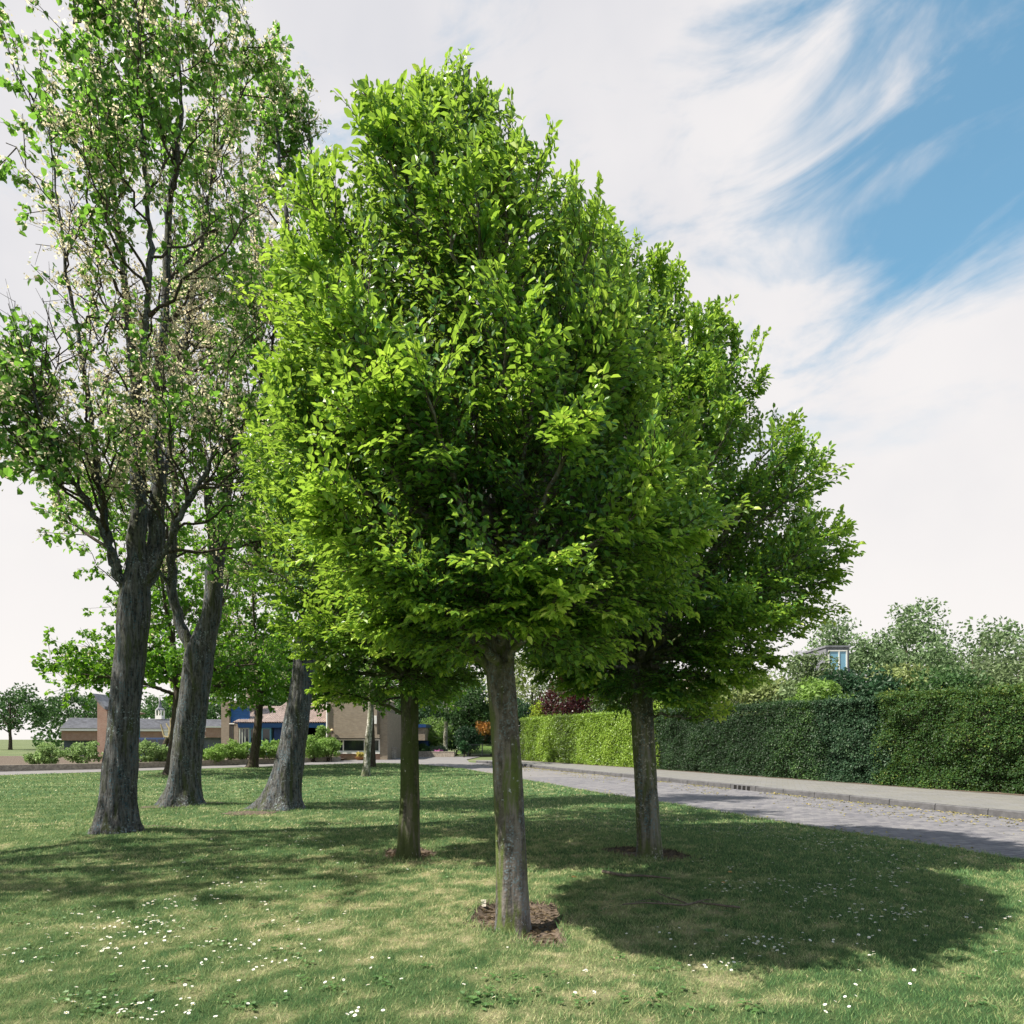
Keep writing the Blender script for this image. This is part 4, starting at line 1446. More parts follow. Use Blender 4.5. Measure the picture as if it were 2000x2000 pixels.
    limbs = [PL([(608, 1160, d, .18), (606, 1040, d, .15), (600, 900, d, .12), (590, 740, d, .10), (575, 600, d, .08), (560, 440, d, .05), (545, 300, d, .03), (535, 180, d, .01)]),
             PL([(606, 1120, d, .12), (585, 1020, 12.3, .10), (545, 900, 12.5, .08), (520, 780, 12.6, .06), (505, 620, 12.7, .05), (500, 450, 12.8, .03), (505, 260, 12.8, .01)]),
             PL([(604, 960, d, .10), (625, 820, 12.2, .08), (640, 640, 12.3, .06), (635, 450, 12.4, .04), (610, 300, 12.4, .02), (600, 190, 12.4, .01)]),
             PL([(604, 1180, d, .07), (565, 1130, 11.9, .05), (520, 1090, 11.7, .03), (480, 1060, 11.5, .015)])]
    env = env_fn([(2.0, -4.3, 12.2, 1.8), (6, -4.35, 12.2, 2.0), (10, -4.5, 12.2, 1.6), (12.5, -4.7, 12.2, 1.0), (14, -4.8, 12.2, .4)])
    grow_linden(root, limbs, M_BARK_L, rg, 13, 7, 5, .095, 1.7, env, singles=150, nleaf=7, zmin=2.4)
    # bare roots and soil at the feet
    for px, py, sx, sy, lbl in ((320, 1580, .5, .14, 'bare earth patch left of the forked linden foot'), (425, 1573, .42, .12, 'bare reddish earth patch right of the forked linden foot'),
                                (490, 1592, .5, .12, 'bare earth along the long root of the leaning linden'), (300, 1621, .35, .07, 'bare earth right of the edge linden foot')):
        g = G(px, py, .04)
        a = np.arange(20) / 20 * 2 * math.pi
        rr = 1 + .35 * (rg.random(20) - .5)
        x, y = g[0] + np.cos(a) * rr * sx, g[1] + np.sin(a) * rr * sy * 2.0
        V = np.vstack([np.stack([x, y, lawn_z(x, y) + .006], 1), [[g[0], g[1], float(lawn_z(np.array([g[0]]), np.array([g[1]]))[0]) + .022]]])
        T = np.stack([np.arange(20), (np.arange(20) + 1) % 20, np.full(20, 20)], 1)
        tag(obj('bare_soil', V, T, M_SOIL, smooth=True), kind='structure')
    # slimmer trees further back
    for px, py, dd, rt, top, lbl, lean, br in ((495, 1497, 31.5, .21, 1150, 'slender dark linden in front of the blue house', 20, True), (334, 1515, 24.8, .19, 1200, 'thin dark leaning tree just behind the forked linden', 22, False),
                                           (727, 1498, 32.0, .15, 1250, 'dark trunk directly behind the birch', -3, False)):
        b = P(px, py, dd)
        b[2] = 0
        root = tag(empty('linden_tree', tuple(b)), lbl, 'tree', 'slim trees at the far side of the lawn')
        tp = [(b[0] - .1, dd, -.05, rt * 1.35), (b[0], dd, .35, rt * 1.1), (b[0] + lean / F_PX * dd * .35, dd, 1.6, rt * .95), (b[0] + lean / F_PX * dd * .6, dd, 3.2, rt * .8), (b[0] + lean / F_PX * dd * .75, dd, 4.2, rt * .7)]
        V, Q = trunk_mesh(tp, 32, 60, lobes=.05, flare=.35, fl_h=.2, ridge=.012, seed=12, ridge_f=(10, 10, 2), roots=[(.1, 1, .4), (3.3, 1.2, .4), (4.7, .8, .4)])
        obj('trunk', V, Q, M_BARK_D, root, smooth=True)
        e = np.array(tp[-1])
        limbs = []
        for k in range(5):
            a = k * 1.3 + px
            limbs.append([tuple(e - [0, 0, .2 + .2 * (k % 3), 0]), (e[0] + math.cos(a) * .9, dd + math.sin(a) * .9, e[2] + 1.0, rt * .4), (e[0] + math.cos(a) * 1.9, dd + math.sin(a) * 1.9, e[2] + 3.0, rt * .22), (e[0] + math.cos(a) * 2.3, dd + math.sin(a) * 2.3, e[2] + 6.0, .02)])
        for k in range(6):
            a = k * 1.05 + .3 + (0 if br else .4)
            zz = (3.9 if br else 3.1) + .25 * (k % 3)
            limbs.append([(b[0] + lean / F_PX * dd * .6, dd, zz, rt * .4), (e[0] + math.cos(a) * 1.6, dd + math.sin(a) * 1.2, zz + .45, rt * .28), (e[0] + math.cos(a) * 3.6, dd + math.sin(a) * 2.6, zz + .35 + .3 * (k % 2), .02)])
        if br:
            limbs.append(PL([(504, 1335, dd, .09), (520, 1325, dd - .2, .07), (545, 1322, dd - .5, .06), (580, 1325, dd - 1, .03)]))
            limbs.append(PL([(502, 1330, dd, .07), (480, 1318, dd - .2, .05), (455, 1325, dd - .5, .035), (430, 1330, dd - .8, .02)]))
        env = env_fn([(2, e[0], dd, 4.2), (5, e[0], dd, 4.6), (9, e[0], dd, 3.8), (12, e[0], dd, 2)])
        grow_linden(root, limbs, M_BARK_D, rg, 10, 7, 3, .20, 3.0, env, M_LIND_FAR, 0, .35, LEAF_FAR, 9, zmin=2.7, lsc=1.8)
    # one more of the row stands left of the photo, its shade lies on the lawn
    bx, by = -9.3, 5.6
    root = tag(empty('linden_tree', (bx, by, 0)), 'linden of the same row further left, mostly outside the photo', 'tree', grp)
    tp = [(bx, by, -.05, .38), (bx, by, .3, .30), (bx, by, 1.5, .26), (bx + .1, by, 3.4, .26)]
    V, Q = trunk_mesh(tp, 60, 90, lobes=.05, flare=.45, fl_h=.2, ridge=.02, seed=15, ridge_f=(15, 15, 2), roots=[(0, 1, .4), (2, 1, .4), (4, 1, .4)])
    obj('trunk', V, Q, M_BARK_L, root, smooth=True)
    limbs = []
    for k in range(6):
        a = k * 1.05
        limbs.append([(bx + .1, by, 3.1, .17), (bx + math.cos(a) * .8, by + math.sin(a) * .8, 4.6, .12), (bx + math.cos(a) * 1.4, by + math.sin(a) * 1.4, 7, .07), (bx + math.cos(a) * 1.5, by + math.sin(a) * 1.5, 10.5, .02)])
    grow_linden(root, limbs, M_BARK_L, rg, 9, 5, 4, .12, 2.2, env_fn([(2, bx, by, 2.4), (5, bx, by, 2.7), (9, bx, by, 2.4), (12, bx, by, 1.2)]), M_LIND, 0, .6, LEAF_FAR, 8, zmin=3.2)


lindens()


# ------------------------------------------------------------------ hedges
def hedge(name, label, i0, i1, height, mat, leaf, dens, seed, thick=1.1, base_off=0.0, tone_fn=None, bump=.16, kind=LEAF_FAR, topf=None, wd=.62):
    """hedge along the HEDGE line between two y stations"""
    rg = np.random.default_rng(seed)
    i0, i1 = i0 - .3, i1 + .3
    yy = np.linspace(i0, i1, 80)
    xx = np.interp(yy, HEDGE[:, 1], HEDGE[:, 0])
    pts = np.stack([xx, yy], 1)
    seg = np.hypot(*np.diff(pts, axis=0).T)
    s = np.concatenate([[0], np.cumsum(seg)])
    T = s[-1]
    dvec = nrm(np.gradient(pts, axis=0))
    nvec = np.stack([-dvec[:, 1], dvec[:, 0]], 1)
    nvec *= -np.sign((nvec * np.array([1.0, .4])).sum(1))[:, None]      # towards the street

    def at(u):
        return np.stack([np.interp(u, s, pts[:, 0]), np.interp(u, s, pts[:, 1])], 1), nrm(np.stack([np.interp(u, s, nvec[:, 0]), np.interp(u, s, nvec[:, 1])], 1))

    hf = topf or (lambda u: np.full_like(u, height))
    root = tag(empty(name, (xx[0], yy[0], .12)), label, 'hedge')
    # dark woody core
    nu, nv = int(T / .25) + 2, 12
    U, Vv = np.meshgrid(np.linspace(0.35, T - .35, nu), np.linspace(0, 1, nv))
    u, v_ = U.ravel(), Vv.ravel()
    p, nn = at(u)
    H = hf(u) - .34
    prof_v = np.clip(v_ / .62, 0, 1)
    back = np.clip((v_ - .62) / .38, 0, 1)
    z = .12 + prof_v * H
    off = -.34 - back * (thick - .3)
    V = np.stack([p[:, 0] + nn[:, 0] * off, p[:, 1] + nn[:, 1] * off, z], 1)
    V += (fbm(V * 2.2, seed, 3)[:, None] - .5) * .10
    idx = np.arange(nu * nv).reshape(nv, nu)
    Q = np.stack([idx[:-1, :-1], idx[:-1, 1:], idx[1:, 1:], idx[1:, :-1]], -1).reshape(-1, 4)
    obj('stems', V, Q, M_HCORE, root)
    # leaf shell: front face, top, a little of the back
    area_f = T * height
    nf, ntp = int(area_f * dens), int(T * thick * dens * .8)
    u = rg.uniform(0, T, nf + ntp)
    p, nn = at(u)
    H = hf(u)
    q = np.stack([u * 1.0, np.zeros_like(u), np.zeros_like(u)], 1)
    zf = rg.uniform(0.0, 1, nf + ntp)
    isf = np.arange(nf + ntp) < nf
    offf = np.where(isf, 0, -rg.uniform(0, thick, nf + ntp))
    zz = np.where(isf, zf * H, H)
    lump = fbm(np.stack([u * 1.3, zz * 1.5, offf * 1.3], 1), seed + 3, 4, .55) - .5
    depth = np.abs(rg.normal(size=len(u))) * .075
    zz = zz + np.where(isf, 0, lump * bump * 1.1 - depth)
    zz = zz + np.where(isf & (zf > .9), rg.normal(size=len(u)) * .03, 0)
    off = offf + np.where(isf, lump * bump * 2 - depth, 0)
    shp = rg.random(len(u)) < .05
    zz = zz + shp * (~isf) * rg.uniform(.03, .30, len(u)) ** 1.3
    B = np.stack([p[:, 0] + nn[:, 0] * off, p[:, 1] + nn[:, 1] * off, .12 + np.maximum(zz, .02)], 1)
    outn = np.where(isf[:, None], np.stack([nn[:, 0], nn[:, 1], np.full(len(u), .25)], 1), np.array([[0, 0, 1.0]]))
    Nn = outn * 1.0 + rg.normal(size=B.shape) * .55
    A = rg.normal(size=B.shape)
    A[:, 2] -= .5
    A += nrm(outn) * .35
    LL = leaf * rg.uniform(.6, 1.25, len(u))
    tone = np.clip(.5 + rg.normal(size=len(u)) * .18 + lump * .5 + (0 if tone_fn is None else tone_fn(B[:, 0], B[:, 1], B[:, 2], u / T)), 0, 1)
    kp = (u + rg.random(len(u)) * .7 > .6) & (T - u + rg.random(len(u)) * .7 > .6)
    B, A, Nn, LL, tone = B[kp], A[kp], Nn[kp], LL[kp], tone[kp]
    V, F, k = leaves(kind, B, A, Nn, LL, LL * wd)
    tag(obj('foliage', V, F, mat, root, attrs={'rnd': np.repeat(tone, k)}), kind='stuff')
    return root


M_HCORE = mat_plain('hedge_core', (.018, .02, .012), 1, .4, 5)
M_BEECH = mat_leaf('beech_hedge_leaf', [(0.0, (.03, .06, .015)), (.3, (.07, .13, .02)), (.6, (.19, .32, .035)), (1.0, (.36, .50, .09))], (.40, .56, .06), .30, .40, .5)
M_YEW = mat_leaf('dark_hedge_leaf', [(0.0, (.012, .030, .014)), (.5, (.026, .066, .024)), (.8, (.06, .13, .035)), (1.0, (.12, .22, .05))], (.09, .20, .03), .22, .5, .4)
M_HOLLY = mat_leaf('holly_hedge_leaf', [(0.0, (.014, .038, .02)), (.5, (.03, .075, .036)), (1.0, (.10, .17, .08))], (.08, .16, .06), .2, .5, .3)
M_GOLD = mat_leaf('golden_hedge_leaf', [(0.0, (.02, .05, .012)), (.45, (.03, .085, .02)), (.75, (.075, .15, .03)), (1.0, (.22, .25, .06))], (.22, .30, .04), .3, .5, .35)


def beech_tone(x, y, z, f):
    s = f * 10
    return .22 - .34 * np.exp(-((f - .33) / .06) ** 2) - .12 * np.exp(-((f - .02) / .05) ** 2) * 0 + .10 * (f > .5) * 0 + np.where(f > .93, -.2, 0)


# f runs from y0 to y1 (near to far)
hedge('beech_hedge', 'bright yellow green clipped beech hedge with duller patches, left part of the hedge row', 27.6, 39.3, 2.55, M_BEECH, .085, 1500, 1,
      tone_fn=lambda x, y, z, f: .20 - .50 * np.exp(-((f - .60) / .09) ** 2) - .28 * smooth01((f - .74) / .05) + .30 * np.exp(-((f - .79) / .03) ** 2) - .15 * smooth01((f - .9) / .05),
      topf=lambda u: 2.55 + .35 * (1 - smooth01(u / 3.5)))
hedge('dark_hedge', 'long dark bluish green clipped hedge behind the pavement, middle of the hedge row', 19.9, 27.6, 2.5, M_YEW, .062, 2400, 2,
      tone_fn=lambda x, y, z, f: -.08 + .35 * np.exp(-((f - .10) / .10) ** 2) * (vnoise(np.stack([x * 3, y * 3, z * 1.5], 1), 8)) * 1.3 - .1, bump=.22)
hedge('holly_hedge', 'glossy grey green leafy hedge section with stems poking out of its top', 17.9, 19.9, 2.45, M_HOLLY, .075, 2600, 3, bump=.34, kind=LEAF_FAR,
      tone_fn=lambda x, y, z, f: -.05)
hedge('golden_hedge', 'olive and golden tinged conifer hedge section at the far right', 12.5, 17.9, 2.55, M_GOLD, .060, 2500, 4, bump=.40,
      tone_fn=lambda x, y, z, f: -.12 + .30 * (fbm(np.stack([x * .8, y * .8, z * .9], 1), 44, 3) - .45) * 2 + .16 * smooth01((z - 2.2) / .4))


# ------------------------------------------------------------------ garden plants
def plant(name, label, cat, px, py, d, w, h, mat, leaf=.10, n=4000, seed=1, trunk=None, base=0.0, shape='round', wy=None, clumps=40, tone0=.5, group=None, gap=.0, kind=LEAF_FAR, x=None, stems=True, y_low=.12):
    rg = np.random.default_rng(seed)
    n = int(n * .85)
    leaf *= 1.5
    gap *= .93
    bx = (px - 1000) / F_PX * d if x is None else x
    root = tag(empty(name, (bx, d, base)), label, cat, group)
    wy = wy or w
    r0 = w / 2
    lo = (h * y_low if trunk is None else trunk[0])
    hh = (h - lo) / 2
    cz = base + lo + hh
    a = rg.uniform(0, 6.28, clumps)
    cs = rg.uniform(-1, 1, clumps)
    sn = np.sqrt(1 - cs ** 2)
    rad = rg.uniform(.45, .88, clumps)
    taper = 1 - .55 * (cs * .5 + .5) ** 1.5 if shape == 'cone' else (np.where(cs > 0, 1, 1) if shape == 'round' else 1 - .25 * cs)
    C = np.stack([np.cos(a) * sn * rad * r0 * taper, np.sin(a) * sn * rad * wy / 2 * taper, cs * rad * hh], 1) + [bx, d, cz]
    cr = rg.uniform(.20, .42, clumps) * min(r0, hh) * 1.15
    ci = rg.integers(0, clumps, n)
    dirs = nrm(rg.normal(size=(n, 3)) + [0, 0, .25])
    B = C[ci] + dirs * (cr[ci] * rg.uniform(.45, 1.05, n))[:, None] * np.array([1.0, 1.0, .8])
    B[:, 2] = np.maximum(B[:, 2], base + .03)
    keep = fbm(B * (1.6 / max(.4, r0)) * 1.2, seed + 9, 3) > gap
    B, dirs, ci = B[keep], dirs[keep], ci[keep]
    n = len(B)
    LL = leaf * rg.uniform(.55, 1.3, n)
    A = rg.normal(size=(n, 3)) + dirs * .4 - [0, 0, .35]
    tone = np.clip(tone0 + rg.normal(size=n) * .18 + (rg.random(clumps)[ci] - .5) * .35, 0, 1)
    V, F, k = leaves(kind, B, A, dirs + rg.normal(size=(n, 3)) * .5, LL, LL * .62)
    tag(obj('foliage' if trunk is None else 'crown', V, F, mat, root, attrs={'rnd': np.repeat(tone, k)}), kind='stuff')
    if stems:
        mb = MB()
        if trunk is None:
            for k in range(7):
                c = C[rg.integers(0, clumps)]
                mb.tube(spline([(bx + rg.normal() * .08, d + rg.normal() * .08, base - .02), ((bx + c[0]) / 2, (d + c[1]) / 2, base + (c[2] - base) * .55), tuple(c)], 8), np.linspace(.03, .008, 8), 5)
            mb.build('stems', M_TWIG, root, smooth=True)
        else:
            tz, tr, tm = trunk
            V, Q = trunk_mesh([(bx, d, base - .05, tr * 1.2), (bx + .03, d, base + tz * .5, tr), (bx - .04, d, base + tz, tr * .85), (bx, d, cz + hh * .2, tr * .5)], 20, 30, flare=.2, ridge=.008, seed=seed, ridge_f=(8, 8, 2))
            obj('trunk', V, Q, tm, root, smooth=True)
            for k in range(9):
                c = C[rg.integers(0, clumps)]
                z0 = base + tz * rg.uniform(.8, 1.3)
                mb.tube(spline([(bx, d, z0), ((bx + c[0]) / 2, (d + c[1]) / 2, (z0 + c[2]) / 2 + .1), tuple(c)], 8), np.linspace(tr * .5, .01, 8), 5)
            mb.build('branches', tm, root, smooth=True)
    return root


def gmat(name, c, tr=None, tf=.35, rough=.5):
    c = np.array(c)
    return mat_leaf(name, [(0, tuple(c * .42)), (.5, tuple(c)), (1, tuple(c * 1.75))], tr or tuple(np.minimum(1, c * 1.8)), tf, rough, .4)


def garden():
    mg1 = gmat('fresh_shrub_leaf', (.17, .28, .06))
    mg2 = gmat('woodland_leaf', (.045, .10, .028))
    mg3 = gmat('dark_woodland_leaf', (.022, .06, .025))
    mg4 = gmat('greyish_tree_leaf', (.12, .17, .075))
    mg5 = gmat('willow_leaf', (.20, .25, .09))
    mpur = gmat('purple_leaf', (.045, .014, .018), (.16, .02, .015), .25, .3)
    myel = gmat('golden_conifer_leaf', (.24, .33, .03), (.40, .45, .03))
    mora = gmat('orange_leaf', (.50, .26, .08), (.7, .35, .08))
    mrose = gmat('rose_leaf', (.19, .28, .10))
    mivy = gmat('ivy_leaf', (.022, .07, .022), None, .15, .3)
    mblue = gmat('distant_tree_leaf', (.13, .20, .09))
    # shrubs behind the low planter wall, from left to right
    rows = [(240, 31.5, 1.6, 1.0, mrose, 'loose rose bush in front of the parked blue car, left end of the border'), (285, 31.8, 1.6, 1.1, mrose, 'pale green rose bush beside the thin leaning tree'),
            (322, 32.3, 1.3, .95, mrose, 'rose bush half hidden by the forked linden trunk'),
            (415, 34, 1.5, .95, mg1, 'low shrub just right of the forked linden'), (447, 35, 1.6, 1.15, mg1, 'rounded shrub below the brick pier'), (480, 35.8, 1.5, 1.15, mg1, 'leafy shrub left of the slender tree'),
            (520, 36.6, 1.5, 1.25, mg1, 'bright shrub under the dark house window'), (550, 37.4, 1.4, 1.2, mg1, 'bright shrub below the blue door panel'), (612, 39, 1.5, 1.4, mg1, 'tall bright shrub right of the leaning linden'),
            (640, 39.8, 1.5, 1.3, mg1, 'shrub at the right end of the planter wall'), (160, 30.5, 1.8, 1.1, mrose, 'rose bush at the outer left end of the border'), (90, 29.5, 1.8, 1.0, mrose, 'low rose bush far outside on the left')]
    for k, (px, d, w, h, m, lb) in enumerate(rows):
        plant('garden_shrub', lb, 'shrub', px, 0, d + .7, w * 1.25, h + .22, m, .085, 2600, 40 + k, group='shrubs behind the low planter wall', clumps=30, tone0=.6, wy=1.1)
    plant('climbing_shrub', 'climbing shrub growing up the left corner of the brick gable', 'shrub', 630, 0, 42.2, 1.6, 2.3, mg1, .10, 2600, 60, clumps=26, tone0=.45)
    plant('garden_shrub', 'small shrub beside the right window end and stone gate pier', 'shrub', 739, 0, 45.5, 1.1, .95, mg1, .08, 1100, 61)
    plant('potted_flowers', 'yellow and white flowers in a terracotta bowl under the window', 'flower pot', 703, 0, 43.5, .8, .42, gmat('mixed_flower', (.45, .40, .12)), .07, 500, 62, base=.16, clumps=14)
    # woodland edge behind the drive
    plant('garden_tree', 'tall dark tree filling the gap between the left and middle trunks', 'tree', 868, 0, 62, 7.5, 9.0, mg3, .22, 9000, 70, trunk=(2.2, .16, M_BARK_D), clumps=70, tone0=.55, group='trees behind the low garden wall')
    plant('garden_tree', 'mid green tree behind the white birch', 'tree', 915, 0, 60, 6.5, 8.0, mg2, .20, 8000, 71, trunk=(1.5, .14, M_BARK_D), clumps=60, tone0=.5, group='trees behind the low garden wall')
    plant('garden_tree', 'dark tree close to the brick annex roof', 'tree', 795, 0, 66, 6.5, 7.5, mg2, .22, 7000, 72, trunk=(1.8, .16, M_BARK_D), clumps=60, group='trees behind the low garden wall')
    plant('garden_shrub', 'wide fresh green shrub left of the white birch', 'shrub', 845, 0, 55.5, 3.6, 3.2, mg1, .13, 5000, 73, clumps=50, tone0=.35)
    plant('garden_shrub', 'shaded shrub right of the white birch', 'shrub', 893, 0, 56.5, 2.6, 2.2, mg2, .12, 3000, 74, clumps=40)
    plant('rhododendron', 'rhododendron with pink blossoms at the foot of the white birch', 'shrub', 853, 0, 53.2, 1.6, .95, gmat('rhododendron_leaf', (.13, .18, .11)), .09, 1600, 75)
    plant('pink_flowers', 'cluster of pink blossom low on the rhododendron by the garden wall', 'flowers', 856, 0, 52.45, .95, .42, gmat('pink_petal', (.62, .25, .48)), .08, 260, 76, base=.28, clumps=8, stems=False)
    plant('clipped_hedge', 'low clipped grassy green hedge behind the garden wall', 'hedge', 824, 0, 53.2, 2.3, 1.05, mg2, .07, 2600, 77, clumps=40, tone0=.7)
    plant('ivy_bush', 'ivy covered pillar at the right end of the garden wall', 'ivy', 907, 0, 50.6, .78, 1.35, mivy, .10, 1900, 78, clumps=26, tone0=.6)
    plant('garden_shrub', 'dark shrub above the ivy pillar', 'shrub', 915, 0, 53.5, 2.6, 2.5, mg3, .12, 3800, 79, clumps=40, tone0=.6)
    plant('orange_shrub', 'shrub with glowing orange young leaves left of the middle trunk', 'shrub', 948, 0, 58, 2.0, 1.9, mora, .13, 1900, 80, base=1.25, clumps=26, tone0=.6)
    plant('garden_shrub', 'dark shrub under the orange leaved one', 'shrub', 960, 0, 59, 3.0, 2.3, mg3, .14, 2400, 81, tone0=.5)
    # birches with white stems
    for px, d, h, r, lb, fork in ((870, 54.0, 7.2, .17, 'white stemmed birch with two forks standing behind the low garden wall', True),):
        root = tag(empty('birch_tree', ((px - 1000) / F_PX * d, d, .0)), lb, 'tree')
        x0 = (px - 1000) / F_PX * d
        mb = MB()
        V, Q = trunk_mesh([(x0 + .02, d, -.05, .24), (x0 + .02, d, .6, .20), (x0, d, 1.6, .19), (x0 + .05, d, 2.5, .17), (x0 + .02, d, 2.9, .15)], 24, 40, flare=.2, ridge=.01, seed=2)
        obj('trunk', V, Q, M_BIRCH, root, smooth=True)
        for lm in ([(870, 1385, d, .12), (866, 1362, d, .09), (858, 1340, d, .06), (855, 1300, d, .03)], [(872, 1385, d, .11), (877, 1362, d, .08), (881, 1335, d, .06), (886, 1290, d, .02)]):
            p = spline(PL(lm), 14)
            Vv, Qq = tube_arrays(p[:, :3], p[:, 3], 10)
            obj('limb', Vv, Qq, M_BIRCH, root, smooth=True)
        rg = np.random.default_rng(7)
        n = 3200
        c = rg.normal(size=(n, 3)) * [1.2, 1.1, 1.3] + [x0 + .3, d, 5.6]
        c[:, 2] -= rg.random(n) * 1.2
        LL = rg.uniform(.07, .14, n)
        V, F, k = leaves(LEAF_FAR, c, rg.normal(size=(n, 3)) - [0, 0, .6], rg.normal(size=(n, 3)), LL, LL * .6)
        tag(obj('crown', V, F, mg2, root, attrs={'rnd': np.repeat(rg.random(n), k)}), kind='stuff')
    # birch on the lawn
    b = G(716, 1516, .03)
    root = tag(empty('birch_tree', (b[0], b[1], .03)), 'birch with flaking black and white bark standing on the far lawn', 'tree')
    d = b[1]
    V, Q = trunk_mesh([(*P(714, 1518, d), .165), (*P(716, 1500, d), .135), (*P(719, 1450, d), .12), (*P(723, 1400, d), .105), (*P(726, 1350, d), .095), (*P(728, 1300, d), .085), (*P(732, 1240, d), .07)], 36, 80, lobes=.04, flare=.15, ridge=.02, seed=3, ridge_f=(9, 9, 5))
    obj('trunk', V, Q, M_BIRCH, root, smooth=True)
    rg = np.random.default_rng(8)
    tb = MB()
    cl = []
    for k in range(12):
        a = k * 2.1
        s = P(729, 1330 - k * 9, d)
        e = s + np.array([math.cos(a) * 1.5, math.sin(a) * 1.2, .5])
        mid = (s + e) / 2 + [0, 0, .35]
        e[2] -= .3
        p = spline([s, mid, e], 10)
        tb.tube(p, np.linspace(.03, .006, 10), 5)
        for q in range(14):
            t = rg.uniform(.3, 1)
            st = p[int(t * 9)]
            hang = np.array([rg.normal() * .12, rg.normal() * .12, -rg.uniform(.25, .9)])
            for w in range(9):
                cl.append(st + hang * rg.random() + rg.normal(size=3) * .05)
    tb.build('branches', M_BARK_D, root, smooth=True)
    c = np.array(cl)
    n = len(c)
    LL = rg.uniform(.05, .09, n)
    V, F, k = leaves(LEAF_FAR, c, rg.normal(size=(n, 3)) - [0, 0, .6], rg.normal(size=(n, 3)), LL, LL * .65)
    tag(obj('crown', V, F, mg1, root, attrs={'rnd': np.repeat(rg.random(n), k)}), kind='stuff')
    # behind the beech hedge
    plant('purple_shrub', 'dark purple leaved shrub rising behind the beech hedge', 'shrub', 1108, 0, 38.5, 3.4, 5.7, mpur, .12, 3600, 90, clumps=34, tone0=.55, gap=.36, shape='fan', wy=1.8, y_low=.4)
    plant('golden_conifer', 'pointed bright yellow green conifer left of the purple shrub', 'conifer', 1052, 0, 41.5, 1.7, 4.2, myel, .09, 3600, 91, clumps=40, shape='cone', tone0=.55)
    plant('willow_tree', 'pale drooping willow behind the beech hedge', 'tree', 1040, 0, 52, 9.5, 9.0, mg5, .14, 13000, 92, trunk=(2, .15, M_BARK_D), clumps=80, gap=.42, tone0=.5)
    plant('garden_tree', 'grey green airy tree behind the purple shrub', 'tree', 1130, 0, 50, 8, 7.2, mg4, .15, 12000, 93, trunk=(1.6, .14, M_BARK_D), clumps=70, gap=.34, group='trees behind the long hedge')
    plant('garden_tree', 'light green shrubby tree above the beech hedge near the right trunk', 'tree', 1215, 0, 46, 8, 6.6, mg4, .14, 12000, 94, trunk=(1.4, .13, M_BARK_D), clumps=70, gap=.30, tone0=.6, group='trees behind the long hedge')
    plant('garden_shrub', 'dark green shrub left of the golden conifer', 'shrub', 1022, 0, 44, 2.4, 4.4, mg3, .12, 3600, 95, clumps=40, tone0=.6)
    plant('garden_shrub', 'olive shrub peeping over the beech hedge', 'shrub', 1190, 0, 36, 4.4, 3.25, mg2, .09, 4500, 96, clumps=50, tone0=.65, wy=2)
    # right of the hornbeam, over the dark hedge
    specs = [(1390, 40, 6, 5.0, mg2, 'low bushy tree seen under the right hornbeam crown', .55, .0), (1330, 44, 6, 5.6, mg4, 'airy tree just right of the right trunk', .5, .32),
             (1480, 36, 4.5, 5.2, mg5, 'blossoming light tree in front of the sky blue window', .45, .40), (1540, 38, 4.5, 6.0, mg4, 'slim airy tree left of the sky blue window', .5, .42),
             (1705, 40, 4.6, 8.6, mblue, 'rounded grey green tree right of the blue window', .5, .30), (1625, 47, 5.2, 10.6, mblue, 'tall hazy tree behind the blue window house', .5, .34),
             (1790, 42, 5.2, 10.6, mblue, 'tall birch like tree at the right edge of the photo', .55, .36), (1745, 33, 3.6, 5.6, mg5, 'pale orchard tree over the golden hedge', .5, .42),
             (1668, 32, 3.8, 5.4, mg3, 'dark bluish shrub over the holly hedge', .6, .20), (1575, 34, 3.6, 5.9, mg4, 'grey green tree whose twigs cross the left half of the blue window', .55, .25), (1640, 31, 2.6, 4.2, mg5, 'pale fruit tree right below the blue window', .5, .3), (1600, 30, 2.6, 4.4, mg1, 'slender fruit tree rising from the holly hedge', .45, .44),
             (1900, 38, 6.5, 9.0, mblue, 'broad tree outside the photo on the right', .5, .30), (1990, 30, 5.5, 6.6, mg4, 'light tree at the outer right', .5, .32), (1840, 30, 4, 4.9, mg2, 'bushy shrub over the right end of the hedge', .5, .3)]
    for k, (px, d, w, h, m, lb, t0, gp) in enumerate(specs):
        plant('garden_tree', lb, 'tree', px, 0, d, w, h, m, .11 + .0015 * d, 6500, 110 + k, trunk=(h * .22, .10, M_BARK_D), clumps=60, gap=gp, tone0=t0, group='trees behind the long hedge')
    # stems poking from the holly hedge
    for k, (px, py0, py1, d) in enumerate(((1580, 1370, 1290, 24), (1622, 1375, 1300, 23.5), (1590, 1372, 1260, 26), (1640, 1372, 1310, 23))):
        pass
    # wooded horizon far behind everything
    rg = np.random.default_rng(77)
    n = 16000
    a = rg.uniform(-.75, .85, n)
    dd = 105 + rg.uniform(-6, 6, n)
    x = a * dd
    top = 6.0 + 3.2 * (fbm(np.stack([x * .10, x * 0, x * 0], 1), 5, 4) - .5) * 2
    z = top * (1 - rg.random(n) ** 1.6)
    lp = fbm(np.stack([x * .3, z * .4, x * 0], 1), 9, 3)
    B = np.stack([x, dd, z], 1)
    LL = rg.uniform(.45, .95, n)
    V, F, k = leaves(LEAF_FAR, B, rg.normal(size=(n, 3)), rg.normal(size=(n, 3)) + [0, -1, .6], LL, LL * .7)
    tag(obj('distant_woods', V, F, mg2, attrs={'rnd': np.repeat(np.clip(.5 + (lp - .5) * 1.4 + rg.normal(size=n) * .12, 0, 1), k)}), 'far line of trees closing the view behind the houses and gardens', 'woods', kind='stuff')
